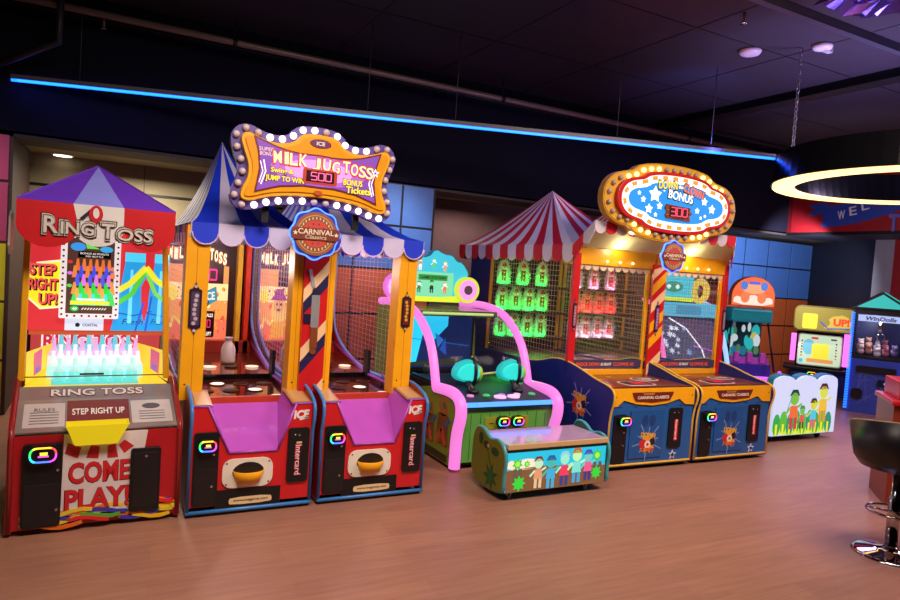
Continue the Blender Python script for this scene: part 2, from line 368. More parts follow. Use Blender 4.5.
o = detector((5.68, 3.92, HC), 'white ceiling detector with a bracket clipped to its side', r=.085)
MB().box(.03, .12, -.025, .025, -.05, -.01, mat((180, 180, 185), .4)).build('bracket', o)
def sprinkler(loc, label):
    o = thing('sprinkler_head', label, 'sprinkler', loc)
    MB().tube([(0, 0, 0), (0, 0, -.07)], .012, mat((150, 120, 100), .4, .6), 8).build('stem', o)
    MB().lathe([(.01, -.07), (.03, -.085), (.03, -.09), (.006, -.092)], CHROME, n=12).build('deflector', o)
sprinkler((4.55, 3.85, HC), 'small sprinkler head hanging from the ceiling at the top edge of the photo')
sprinkler((-.1, 6.66, 3.56), 'small sprinkler head on the pipe above the left end of the blue light bar')
# foil decoration at upper right
m = MB(); random.seed(3)
pv = []
for i in range(13):
    for j in range(7): pv.append((4.55+i*.05, 2.5+j*.125, HC-.08+random.uniform(-.06, .04)))
m.add(pv, [(i*7+j, i*7+j+1, (i+1)*7+j+1, (i+1)*7+j) for i in range(12) for j in range(6)], mat((110, 90, 190), .25, .7), False)
o = m.build('foil_sheet'); tag(o, 'crumpled purple foil sheet hanging under the ceiling in the top right corner', 'foil'); sl = o.modifiers.new('s', 'SOLIDIFY'); sl.thickness = .01

# ring lamp
RX, RY, RZ, RR = 6.57, 3.44, 2.62, 1.245
o = thing('ring_lamp', 'large black circular ring lamp glowing warm white underneath, hung on chains', 'lamp', (RX, RY, RZ))
def ringmesh(m, r0, r1, z0, z1, mt, n=72, top=None):
    vs = []; t0 = top if top is not None else (r0, r1)
    for k in range(n):
        a = 2*PI*k/n; c_, s_ = math.cos(a), math.sin(a)
        vs += [(r0*c_, r0*s_, z0), (r1*c_, r1*s_, z0), (t0[1]*c_, t0[1]*s_, z1), (t0[0]*c_, t0[0]*s_, z1)]
    fs = []
    for k in range(n):
        j = (k+1) % n
        for q in range(4): fs.append((k*4+q, k*4+(q+1) % 4, j*4+(q+1) % 4, j*4+q))
    m.add(vs, fs, mt, False)
m = MB(); ringmesh(m, RR-.215, RR, .012, .30, BLACKG, top=(RR-.13, RR-.04)); p = m.build('shade', o)
m = MB(); ringmesh(m, RR-.205, RR-.015, -.006, .012, led((255, 208, 132), 2.6)); plabel(m.build('diffuser', o), 'warm glowing ring')
CHN = mat((150, 145, 155), .3, .9)
def chain(m, x, y, z0, z1):
    z = z0; k = 0
    while z < z1:
        pts = []
        for i in range(10):
            a = 2*PI*i/10; u = .014*math.cos(a); v = .026*math.sin(a)
            pts.append((x+(u if k % 2 else 0), y+(0 if k % 2 else u), z+.022+v))
        m.tube(pts, .0042, CHN, 5, closed=True); z += .043; k += 1
for ang in (147, 32, -80, -150):
    a = R(ang); m = MB(); chain(m, (RR-.09)*math.cos(a), (RR-.09)*math.sin(a), .30, HC-RZ); m.build('chain', o)

# ------------------------------------------------------------------ shared pieces of the games
def tent(parent, x0, x1, y0, y1, ze, apex, nf, ns, ca, cb, vh=.13, p=1.35, pipe_m=None, fronts=True, start=0, ns_start=0, skip=''):
    ax, ay, az = apex
    fab = MB(); val = MB(); pip = MB()
    edges = []
    def seg(a, b, n, st):
        for i in range(n):
            t0, t1 = i/n, (i+1)/n
            edges.append(((a[0]+(b[0]-a[0])*t0, a[1]+(b[1]-a[1])*t0), (a[0]+(b[0]-a[0])*t1, a[1]+(b[1]-a[1])*t1), ca if (i+st) % 2 == 0 else cb))
    seg((x0, y0), (x1, y0), nf, start); seg((x1, y0), (x1, y1), ns, ns_start); seg((x1, y1), (x0, y1), nf, start); seg((x0, y1), (x0, y0), ns, ns_start)
    K = 9
    for a, b, c_ in edges:
        vs = []
        for i in range(K+1):
            t = i/K
            for q in (a, b):
                vs.append((ax+(q[0]-ax)*t, ay+(q[1]-ay)*t, ze+(az-ze)*(1-t)**p))
        fab.add(vs, [(2*i, 2*i+1, 2*i+3, 2*i+2) for i in range(K)], c_, False)
        # scallop
        if ('f' in skip and a[1] == b[1] == y0) or ('b' in skip and a[1] == b[1] == y1) or ('l' in skip and a[0] == b[0] == x0) or ('r' in skip and a[0] == b[0] == x1): continue
        L = math.dist(a, b); dx, dy = (b[0]-a[0])/L, (b[1]-a[1])/L; nx, ny = dy, -dx
        out = [(0, 0)]+[(L/2-L/2*math.cos(PI*k/8), -vh*.45-vh*.55*math.sin(PI*k/8)) for k in range(9)]+[(L, 0)]
        f0 = [(a[0]+dx*u+nx*.006, a[1]+dy*u+ny*.006, ze+v) for u, v in out]; f1 = [(a[0]+dx*u-nx*.006, a[1]+dy*u-ny*.006, ze+v) for u, v in out]
        n = len(out); val.add(f0+f1, [tuple(range(n)), tuple(range(n, 2*n))]+[(k, (k+1) % n, n+(k+1) % n, n+k) for k in range(n)], c_)
        if pipe_m: pip.tube([(p_[0]+nx*.004, p_[1]+ny*.004, p_[2]) for p_ in f0[1:-1]], .005, pipe_m, 5)
    r = fab.build('tent_roof', parent); md = r.modifiers.new('s', 'SOLIDIFY'); md.thickness = .008
    v = val.build('valance', parent)
    if pipe_m: pip.build('valance_piping', v)
    return r
def led_reader(parent, x, z, y, w=.10, h=.075):
    m = MB(); m.art(rr(x-w/2, x+w/2, z-h/2, z+h/2, h*.4), y, mat((20, 20, 26), .3), .035)
    m.rect(x-w*.24, x+w*.24, z-h*.2, z+h*.22, y-.0352, mat((12, 8, 30), .2), .001)
    m.rect(x-w*.10, x+w*.14, z-.002, z+h*.14, y-.037, glow((240, 230, 60), 1.3), .001); m.rect(x-w*.16, x+w*.18, z-h*.12, z-h*.03, y-.037, glow((220, 90, 210), 1.2), .001)
    r = m.build('card_reader', parent)
    cols = [(255, 60, 60), (255, 190, 40), (230, 255, 60), (60, 255, 90), (40, 230, 255), (70, 110, 255), (180, 70, 255), (255, 70, 210)]
    path = rr(x-w*.40, x+w*.40, z-h*.36, z+h*.36, h*.3, 5); n = len(path); m = MB()
    for i in range(n):
        a, b = path[i], path[(i+1) % n]; ang = math.atan2((a[1]-z)*1.3, a[0]-x)/(2*PI) % 1
        m.tube([(a[0], y-.036, a[1]), (b[0], y-.036, b[1])], .0050, led(cols[int(ang*8) % 8], 2.2), 6)
    plabel(m.build('light_ring', r), 'rainbow light ring')
    return r
def lock(m, x, z, y, r=.008):
    k = ell(x, z, r, r, 10); m.prism(k, y-.008, y, CHROME)
def side(parent, prof, x0, x1, m, name='side_panel', trim=None, tr=.011, lab=None):
    b = MB(); b.prism(prof, x0, x1, m, 'yz'); o_ = b.build(name, parent)
    if trim:
        t = MB(); t.tube([((x0+x1)/2, p[0], p[1]) for p in trim[0]], tr, trim[1], 8); t.build('edge_trim', o_)
    return o_
def plaque(parent, x, z, y, h=.36, w=.07, m1=(90, 40, 30), m2=(200, 140, 60), label=None):
    m = MB(); m.rrect(x-w/2, x+w/2, z-h*.36, z+h*.36, .012, y, mat((40, 18, 50), .4), .010)
    m.rrect(x-w*.33, x+w*.33, z-h*.31, z+h*.31, .008, y-.010, mat(m1, .4), .003)
    for sgn in (1, -1):
        m.art([(x-w*.3, z+sgn*h*.36), (x+w*.3, z+sgn*h*.36), (x+w*.12, z+sgn*h*.42), (x, z+sgn*h*.5), (x-w*.12, z+sgn*h*.42)], y, mat((60, 24, 60), .4), .008)
        m.disc(x, z+sgn*h*.41, w*.14, y-.008, mat(m2, .4), .002, 8)
    zz = z+h*.24
    while zz > z-h*.27: m.disc(x+random.uniform(-.1, .1)*w, zz, w*.17, y-.013, mat(m2, .4), .002, 7); zz -= h*.085
    o_ = m.build('ornate_plaque', parent)
    if label: o_['label'] = label
    return o_
def marquee_bulbs(parent, path, y, step, lit, r=.022, on=(255, 250, 235), off=(205, 185, 190)):
    pts = walk(path, step); proto = {}
    for x, z in pts:
        L = lit(x, z)
        if L not in proto:
            m = MB(); m.ball((0, 0, 0), r, led(on, 2.4) if L else mat(off, .25), 12, 8); o_ = m.build('bulb', parent); o_.location = (x, y-.012, z); o_['label'] = 'lit white bulb' if L else 'unlit glass bulb'; proto[L] = o_
        else:
            o_ = proto[L].copy(); C.objects.link(o_); o_.location = (x, y-.012, z)
def medallion(parent, x, z, y, r):
    m = MB(); out = [(x+(r*(1.0+.05*math.cos(8*a)))*math.sin(a), z+(r*(1+.05*math.cos(8*a)))*math.cos(a)) for a in [2*PI*i/64 for i in range(64)]]
    m.art(out, y, mat((40, 60, 200), .4), .02); m.disc(x, z, r*.9, y-.02, mat((150, 90, 60), .5), .006, 40); m.disc(x, z, r*.78, y-.026, mat((196, 160, 110), .5), .001, 40)
    m.disc(x, z, r*.74, y-.027, mat((140, 80, 52), .5), .001, 40); m.disc(x, z, r*.56, y-.028, mat((205, 70, 50), .5), .001, 32)
    for i in range(26):
        a = 2*PI*i/26
        if abs(math.cos(a)) > .35: m.rect(x+r*.65*math.sin(a)-r*.025, x+r*.65*math.sin(a)+r*.025, z+r*.65*math.cos(a)-r*.05, z+r*.65*math.cos(a)+r*.05, y-.0285, mat((225, 205, 160), .5), .001)
    for i in range(10):
        a = 2*PI*i/10+.3; m.star(x+r*.38*math.sin(a), z+r*.42*math.cos(a), r*.06, y-.029, mat((60, 60, 140), .5), t=.001)
    m.rrect(x-r*1.02, x+r*1.02, z-r*.26, z+r*.24, r*.1, y-.024, mat((120, 52, 36), .5), .012)
    m.text('CARNIVAL', x, z+r*.08, r*1.5, r*.22, y-.036, mat((240, 225, 200), .5), .002, .012); m.text('Classics', x, z-r*.13, r*.9, r*.16, y-.036, mat((225, 200, 170), .5), .002, .006, shear=.3)
    m.star(x-r*.86, z, r*.11, y-.036, mat((240, 225, 200), .5)); m.star(x+r*.86, z, r*.11, y-.036, mat((240, 225, 200), .5))
    o_ = m.build('medallion', parent); plabel(o_, 'round wooden-look CARNIVAL Classics badge')
    t = MB(); t.tube([(p[0], y-.012, p[1]) for p in out], .009, led((60, 110, 255), 3.5), 6, closed=True); plabel(t.build('neon_rim', o_), 'blue neon rim')
def figure(m, x, z, h, y, skin, top, low, hat=None, t=.001):
    """a small generic cartoon figure print"""
    m.disc(x, z+h*.80, h*.17, y, mat_like(skin, m), t, 12); m.art([(x-h*.13, z+h*.62), (x+h*.13, z+h*.62), (x+h*.18, z+h*.3), (x-h*.18, z+h*.3)], y, mat_like(top, m), t)
    m.rect(x-h*.14, x-h*.03, z, z+h*.3, y, mat_like(low, m), t); m.rect(x+h*.04, x+h*.15, z, z+h*.3, y, mat_like(low, m), t)
    m.stroke([(x-h*.14, z+h*.58), (x-h*.32, z+h*.4)], h*.07, y, mat_like(skin, m), t); m.stroke([(x+h*.14, z+h*.58), (x+h*.3, z+h*.66)], h*.07, y, mat_like(skin, m), t)
    if hat: m.art([(x-h*.2, z+h*.88), (x+h*.2, z+h*.88), (x+h*.1, z+h*1.04), (x-h*.1, z+h*1.04)], y, mat_like(hat, m), t)
GL = [0]
def mat_like(c, m): return glow(c, GL[0]) if GL[0] else mat(c, .5)

# ------------------------------------------------------------------ ring toss
rt_ = thing('ring_toss_game', 'red ring toss arcade game with COME PLAY poster and glowing bottles, at far left', 'arcade game', (-.43, 4.11, 0), R(2.6))
W = .87
prof = [(.0, .02), (.0, .54), (.02, .59), (.27, .705), (.40, .765), (.43, .78), (1.10, .78), (1.10, .02)]
for a in (0, W-.03):
    side(rt_, prof, a, a+.03, DRED, trim=([(.0, .03), (.0, .54), (.02, .58), (.27, .705), (.42, .775)], mat((150, 40, 40), .3)))
m = MB(); m.box(.03, W-.03, .012, .05, .03, .545, mat((178, 18, 30), .38, coat=.3))
# ropes print
for i in range(40):
    x = .05+random.random()*.72; z = .042+random.random()*.09; c_ = random.choice([(220, 40, 40), (240, 190, 30), (60, 60, 170), (90, 170, 50), (230, 110, 30), (230, 200, 60)])
    pts = [(min(W-.04, max(.035, x+.05*k)), z+.014*math.sin(k*1.1+i)) for k in range(5)]; m.stroke(pts, .021, .012-.0004*(i % 5), mat(c_, .4), .001+.0006*i)
m.build('front_panel', rt_)
m = MB(); m.art([(.26, .545), (.68, .545), (.62, .09), (.255, .09)], .012, mat((220, 205, 205), .5), .016)
for pts in ([(.265, .44), (.33, .41), (.345, .47), (.28, .50)], [(.37, .41), (.43, .40), (.435, .47), (.39, .48)], [(.475, .40), (.53, .40), (.515, .48), (.475, .47)], [(.56, .42), (.61, .46), (.56, .50), (.53, .47)]): m.art(pts, -.004, mat((190, 30, 36), .5), .001)
for txt, zc, x, ww in (('COME', .325, .44, .31), ('PLAY!', .175, .435, .33)):
    m.text(txt, x, zc, ww, .125, -.004, mat((60, 10, 16), .5), .001, .05); m.text(txt, x, zc+.002, ww*.97, .118, -.005, mat((205, 30, 36), .5), .002, .03)
m.build('come_play_poster', rt_)
m = MB(); m.rrect(.07, .255, .045, .505, .02, .012, BLACK, .030); m.rrect(.08, .245, .055, .285, .01, -.018, mat((26, 24, 28), .35), .003); lock(m, .235, .36, -.02); lock(m, .235, .14, -.02)
d_ = m.build('coin_door', rt_, bevel=.002); led_reader(d_, .165, .455, -.018, .15, .105)
m = MB(); m.rrect(.595, .755, .075, .445, .015, .012, BLACK, .030); m.rrect(.61, .74, .10, .42, .008, -.018, mat((24, 22, 26), .35), .003); lock(m, .675, .40, -.02); m.build('ticket_door', rt_, bevel=.002)
# yellow ball tray
m = MB(); YB = glow((246, 216, 24), .55); YBg = YB
A_ = [(.265, -.004, .62), (.575, -.004, .62), (.575, -.085, .61), (.265, -.085, .61)]; B_ = [(.305, -.004, .49), (.53, -.004, .49), (.52, -.06, .495), (.315, -.06, .495)]
m.add(A_+B_, [(0, 3, 7, 4), (1, 2, 6, 5), (3, 2, 6, 7), (4, 5, 6, 7)], YB); m.add([(.265, -.004, .62), (.575, -.004, .62), (.53, -.004, .49), (.305, -.004, .49)], [(0, 1, 2, 3)], YB)
t_ = m.build('ring_tray', rt_); md = t_.modifiers.new('s', 'SOLIDIFY'); md.thickness = .006
def incl(p0, p1):   # frame for art lying on a slope that runs from p0=(y,z) up to p1
    v = Vector((0, p1[0]-p0[0], p1[1]-p0[1])).normalized(); n = Vector((1, 0, 0)).cross(v)  # n points inward/down
    return Matrix(((1, 0, 0, 0), (0, -n.y*-1 if False else -n.y, v.y, p0[0]), (0, -n.z, v.z, p0[1]), (0, 0, 0, 1)))
SIL = mat((150, 140, 140), .18, .35)
F1 = Matrix(((1, 0, 0, 0), (0, .40, .917, .01), (0, -.917, .40, .565), (0, 0, 0, 1)))
m = MB(F1); m.box(.03, W-.03, 0, .01, 0, .30, SIL)
for x0, x1 in ((.06, .26), (.60, .82)): m.rect(x0, x1, .04, .26, 0, mat((196, 186, 186), .2), .001)
m.rect(.27, .59, .05, .28, 0, mat((120, 40, 40), .3), .001); m.text('STEP RIGHT UP', .43, .17, .27, .06, -.001, WHITE, .001, .02)
m.text('RULES', .16, .20, .10, .03, -.001, mat((70, 60, 70), .4), .001); [m.rect(.09, .23, .07+.025*i, .078+.025*i, -.001, mat((120, 110, 110), .4), .001) for i in range(5)]
m.art(ell(.71, .20, .05, .028), -.001, mat((90, 80, 90), .4), .001); [m.rect(.64, .78, .07+.025*i, .078+.025*i, -.001, mat((120, 110, 110), .4), .001) for i in range(4)]
m.build('lower_shelf', rt_)
F2 = Matrix(((1, 0, 0, 0), (0, .50, .866, .285), (0, -.866, .50, .682), (0, 0, 0, 1)))
m = MB(F2); m.box(.03, W-.03, 0, .01, 0, .12, SIL); m.text('RING TOSS', .43, .06, .50, .07, 0, mat((90, 26, 30), .4), .002, .05); m.text('RING TOSS', .43, .06, .49, .058, -.002, mat((225, 215, 215), .3), .001, .02)
m.build('name_shelf', rt_)
# glass house: posts
for x, dx in ((.012, .012), (W-.07, -.045)):
    m = MB(); m.prism([(x, .77), (x+.036, .77), (x+.032+dx, 1.78), (x+dx, 1.78)], .42, .465, GOLD); m.build('post', rt_, bevel=.006)
# upper art cabinet
UA = MB(); y = .66
UA.rect(.035, .83, 1.05, 1.80, y, glow((214, 48, 56), .95), .03)
UA.art(smooth([(.04, 1.17), (.30, 1.20), (.30, 1.50), (.20, 1.49), (.04, 1.46)], 1), y-.03, glow((252, 232, 190), 1.05)); UA.art(smooth([(.045, 1.185), (.30, 1.21), (.30, 1.485), (.20, 1.475), (.045, 1.45)], 1), y-.032, glow((250, 226, 40), 1.05))
for txt, zc, xx, ww in (('STEP', 1.425, .115, .14), ('RIGHT', 1.335, .118, .155), ('UP!', 1.245, .145, .10)):
    UA.text(txt, xx+.006, zc-.006, ww, .075, y-.034, mat((50, 10, 20), .5), .001, .06); UA.text(txt, xx, zc, ww, .072, y-.036, glow((240, 84, 84), .95), .002, .03)
def bottle_print(bx, cut):
    f_ = lambda P: [(min(p[0], cut), p[1]) for p in P]
    UA.art(f_([(bx-.13, 1.05), (bx+.13, 1.05), (bx+.10, 1.20), (bx+.055, 1.52), (bx-.055, 1.52), (bx-.10, 1.20)]), y-.030, glow((40, 160, 230), .95)); UA.art(f_([(bx-.06, 1.50), (bx+.06, 1.50), (bx+.06, 1.56), (bx-.06, 1.56)]), y-.032, glow((80, 210, 245), 1))
    UA.art(f_([(bx-.035, 1.10), (bx-.01, 1.10), (bx-.01, 1.45), (bx-.025, 1.45)]), y-.033, glow((120, 220, 250), 1)); UA.stroke(f_([(bx-.11, 1.17), (bx, 1.15), (bx+.11, 1.18)]), .006, y-.033, glow((30, 70, 160), .8)); UA.text('Fresh', bx if bx < .7 else .775, 1.11, .12 if bx < .7 else .08, .035, y-.033, glow((20, 50, 120), .8), .001, 0, shear=.3)
bottle_print(.625, .9); bottle_print(.80, .83)
UA.stroke([(.53, 1.31), (.60, 1.36), (.69, 1.47), (.76, 1.38), (.83, 1.34)], .035, y-.036, glow((240, 232, 50), 1)); UA.stroke([(.53, 1.23), (.61, 1.29), (.69, 1.45)], .03, y-.035, glow((90, 205, 60), 1)); UA.stroke([(.69, 1.45), (.75, 1.30), (.82, 1.24)], .025, y-.035, glow((130, 215, 90), 1))
UA.art([(.69, 1.40), (.715, 1.34), (.71, 1.20), (.69, 1.10), (.67, 1.20), (.665, 1.34)], y-.034, glow((225, 50, 60), .9)); UA.stroke([(.64, 1.05), (.685, 1.24)], .012, y-.037, glow((50, 90, 210), .9)); UA.stroke([(.70, 1.05), (.73, 1.28)], .012, y-.037, glow((50, 90, 210), .9))
UA.rect(.24, .455, 1.05, 1.13, y-.030, glow((215, 220, 240), .95)); UA.disc(.31, 1.085, .013, y-.033, mat((30, 30, 50), .5)); UA.text('COASTAL', .38, 1.085, .085, .018, y-.033, mat((30, 30, 50), .5), .001, .02)
UA.build('art_panel', rt_)
mo = MB(); mo.rrect(.205, .535, 1.13, 1.66, .01, y-.036, glow((246, 232, 232), .9), .04)
for i in range(15):
    for xx in (.22, .52): mo.disc(xx, 1.155+i*.036, .007, y-.077, mat((120, 20, 30), .5), .001, 8)
for i in range(7):
    for zz in (1.146, 1.645): mo.disc(.25+i*.04, zz, .007, y-.077, mat((120, 20, 30), .5), .001, 8)
mo.build('monitor_frame', rt_)
class SMB(MB):      # the screen picture is drawn in its own small units
    def build(s, *a, **k):
        s.v = [(.37+(v[0]-.46)*1.20, v[1], 1.395+(v[2]-1.40)*.865) for v in s.v]; return MB.build(s, *a, **k)
sc = SMB(); yy = y-.077; sc.rect(.352, .568, 1.13, 1.672, yy, glow((96, 62, 52), .7), .002)
sc.art(ell(.40, 1.61, .035, .03), yy-.002, glow((60, 150, 230), 1)); sc.art(ell(.53, 1.60, .03, .022), yy-.002, glow((60, 170, 230), 1)); sc.art([(.43, 1.65), (.50, 1.60), (.44, 1.60)], yy-.002, glow((110, 220, 90), 1))
sc.rect(.40, .55, 1.535, 1.58, yy-.002, mat((20, 12, 14), .4)); sc.text('BONUS 60 POINTS', .475, 1.565, .13, .014, yy-.004, glow((255, 240, 230), 1.1), .001); sc.text('RED BOTTLE', .475, 1.545, .08, .011, yy-.004, glow((255, 240, 230), 1.1), .001)
for r_, (c1, c2, zz) in enumerate([((235, 120, 60), (230, 110, 50), 1.49), ((70, 80, 225), (235, 130, 70), 1.44), ((225, 120, 235), (90, 90, 230), 1.38), ((50, 215, 60), (235, 150, 70), 1.32), ((60, 220, 90), (235, 170, 80), 1.28), ((70, 225, 220), (70, 215, 100), 1.24)]):
    for k in range(6+r_ % 2):
        x = .388+k*.029+(0 if r_ % 2 else .012); sc.art([(x-.012-.001*r_, zz-.05), (x+.012+.001*r_, zz-.05), (x+.005, zz+.035), (x-.005, zz+.035)], yy-.002-.0003*r_, glow(c1 if k % 2 else c2, 1.05))
for z_, c_ in ((1.50, (220, 50, 50)), (1.42, (230, 120, 230)), (1.33, (90, 220, 90))): sc.disc(.366, z_, .012, yy-.003, glow(c_, 1))
for z_, c_ in ((1.44, (60, 100, 220)), (1.36, (240, 150, 60)), (1.28, (60, 220, 220))): sc.disc(.556, z_, .010, yy-.003, glow(c_, 1))
sc.rect(.372, .552, 1.195, 1.222, yy-.004, glow((240, 230, 60), 1)); sc.rect(.40, .53, 1.225, 1.24, yy-.005, glow((220, 250, 250), 1.1)); sc.disc(.392, 1.165, .02, yy-.003, glow((40, 190, 80), 1), n=14); sc.text('40', .392, 1.165, .022, .016, yy-.006, glow((250, 255, 240), 1.2), .001, .02)
for i in range(9): sc.stroke([(.425+i*.013, 1.158), (.434+i*.013, 1.172)], .005, yy-.003, glow((240, 235, 230), 1))
sc.build('screen', rt_)
# cavity
cv = MB(); YG = glow((246, 205, 36), .85)
cv.box(.05, .83, .64, .66, 1.02, 1.05, glow((220, 90, 50), .6)); cv.rect(.05, .83, .86, 1.02, .98, glow((200, 70, 74), .75), .02); cv.rect(.25, .45, .86, 1.02, .957, glow((235, 200, 205), .8)); cv.rect(.45, .66, .86, 1.02, .957, glow((110, 170, 220), .7)); cv.rect(.655, .665, .86, 1.02, .955, glow((240, 160, 50), .8))
for tx, tw, xc in (('RING TOSS', .58, .40),):
    cv.text(tx, xc, .94, tw, .115, .955, glow((250, 235, 240), .95), .002, .08); cv.text(tx, xc, .94, tw*.96, .095, .952, glow((214, 44, 66), .8), .002, .03)
cv.build('cavity_header', rt_)
for sx in (-1, 1):
    m = MB(); xa, xb = (.05, .185) if sx < 0 else (.83, .68)
    m.add([(xa, .45, .745), (xb, .96, .80), (xb, .96, .93), (xa, .47, .935)], [(0, 1, 2, 3)], YG)
    v0 = Vector((xa, .45, .745)); ux = Vector((xb-xa, .51, .05)); uz = Vector((0, .005, .17)); nn = ux.cross(uz).normalized()*(.003 if sx < 0 else -.003)
    def P2(u, v): return tuple(v0+ux*u+uz*v+nn)
    m.add([P2(.25, .1), P2(.5, .1), P2(.5, .9), P2(.25, .9)], [(0, 1, 2, 3)], glow((220, 90, 130), .7)); m.add([P2(.3, .1), P2(.45, .1), P2(.45, .35), P2(.3, .35)], [(0, 1, 2, 3)], glow((110, 120, 220), .7))
    w_ = m.build('yellow_side_wall', rt_); md = w_.modifiers.new('s', 'SOLIDIFY'); md.thickness = .004
m = MB(); m.add([(.04, .44, .73), (W-.04, .44, .73), (.70, .98, .80), (.17, .98, .80)], [(0, 1, 2, 3)], YG); m.add([(.18, .45, .737), (.66, .45, .737), (.66, .97, .803), (.18, .97, .803)], [(0, 1, 2, 3)], glow((120, 225, 225), .55)); m.box(.04, W-.04, .425, .432, .79, .796, mat((110, 70, 40), .4)); m.rect(.33, .46, .80, .812, .425, mat((60, 40, 30), .4)); m.build('bottle_bed', rt_)
bt = None; PRT = {}
for row in range(5):
    for k in range(6+row % 2):
        x = .225+k*.079-(.039 if row % 2 else 0); yb = .50+row*.092; zb = .742+row*.0115
        if row not in PRT:
            c1, c2 = [((120, 245, 235), (205, 255, 250)), ((190, 255, 250), (240, 255, 255)), ((235, 255, 255), (255, 250, 255)), ((250, 240, 252), (250, 190, 245)), ((250, 180, 240), (120, 225, 240))][row]
            m = MB(); h = 1.0+.12*row; m.lathe([(.030, 0), (.034, .02), (.033, .07*h)], glow(c1, .72), n=12); m.lathe([(.033, .07*h), (.014, .105*h), (.010, .14*h), (.013, .148*h), (.009, .152*h)], glow(c2, .72), n=12)
            PRT[row] = m.build('glowing_bottle', rt_); PRT[row].location = (x, yb, zb)
        else:
            q = PRT[row].copy(); C.objects.link(q); q.location = (x, yb, zb)
# body core and roof
m = MB(); m.box(.03, W-.03, 1.0, 1.10, .03, 1.8, mat((60, 20, 30), .6)); m.box(.03, W-.03, .46, 1.0, .03, .72, mat((60, 20, 30), .6)); m.build('cabinet_back', rt_)
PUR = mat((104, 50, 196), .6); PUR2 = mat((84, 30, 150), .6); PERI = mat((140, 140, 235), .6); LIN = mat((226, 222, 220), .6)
x0, x1, y0, y1, ze = -.01, .80, .21, 1.15, 1.82; ap = (.39, .62, 2.085)
m = MB(); xa, xb = .26, .52
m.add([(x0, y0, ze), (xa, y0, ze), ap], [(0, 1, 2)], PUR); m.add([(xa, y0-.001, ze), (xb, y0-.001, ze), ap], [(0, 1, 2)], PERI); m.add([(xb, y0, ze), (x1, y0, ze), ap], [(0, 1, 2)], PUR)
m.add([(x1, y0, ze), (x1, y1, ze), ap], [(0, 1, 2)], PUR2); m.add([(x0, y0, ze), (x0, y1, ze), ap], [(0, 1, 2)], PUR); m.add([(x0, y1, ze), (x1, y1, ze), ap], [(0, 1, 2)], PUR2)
r = m.build('tent_roof', rt_); md = r.modifiers.new('s', 'SOLIDIFY'); md.thickness = .008
m = MB()
def scal(xa_, xb_, dz, c_): m.prism([(xa_, ze)]+[((xa_+xb_)/2-(xb_-xa_)/2*math.cos(PI*k/12), ze-dz*.42-dz*.58*math.sin(PI*k/12)) for k in range(13)]+[(xb_, ze)], y0-.012, y0, c_)
scal(xa-.01, xb+.01, .235, LIN); 
m.prism([(x0, ze)]+[(x0+.15-.15*math.cos(PI*k/12)+.0, ze-.13-.125*math.sin(PI*k/12)) for k in range(13)]+[(xa, ze)], y0-.014, y0-.001, RED)
m.prism([(xb, ze)]+[((xb+x1)/2-(x1-xb)/2*math.cos(PI*k/12), ze-.12-.125*math.sin(PI*k/12)) for k in range(13)]+[(x1, ze)], y0-.014, y0-.001, RED)
m.box(x1-.01, x1, y0, y1, ze-.16, ze, RED); m.box(x0, x0+.01, y0, y1, ze-.12, ze, RED)
m.prism([(y0+.10+.06*k, ze-.26-(.05 if k % 2 else 0)) for k in range(6)]+[(y0+.40, ze-.12), (y0+.22, ze-.06), (y0+.12, ze-.10)], x0-.04, x0-.03, LIN, 'yz')
m.build('valance', rt_)
m = MB(); yv = y0-.015; tcol = mat((200, 190, 186), .25, .5)
for L_, (fx, fy, mt_, t_, of) in enumerate(((.028, .036, mat((60, 12, 18), .4), .004, .05), (.018, .024, mat((225, 215, 205), .3, .2), .003, .05), (.007, .010, mat((60, 12, 18), .4), .003, .05), (0, 0, mat((232, 222, 214), .3, .2), .004, .02))):
    for (tx, xx, zz, hh, ww) in (('R', .155, 1.693, .095, .070), ('ING', .285, 1.680, .070, .165), ('T', .438, 1.678, .085, .065), ('OSS', .580, 1.663, .068, .185)): m.text(tx, xx, zz, ww+fx, hh+fy, yv-.004*L_, mt_, t_, of)
yv -= .006
m.stroke([(.30, 1.735), (.36, 1.80)], .018, yv, mat((40, 30, 36), .4)); m.art(ell(.375, 1.77, .035, .05), yv-.001, RED); m.art(ell(.375, 1.775, .016, .03), yv-.004, LIN)
m.build('name_lettering', rt_)

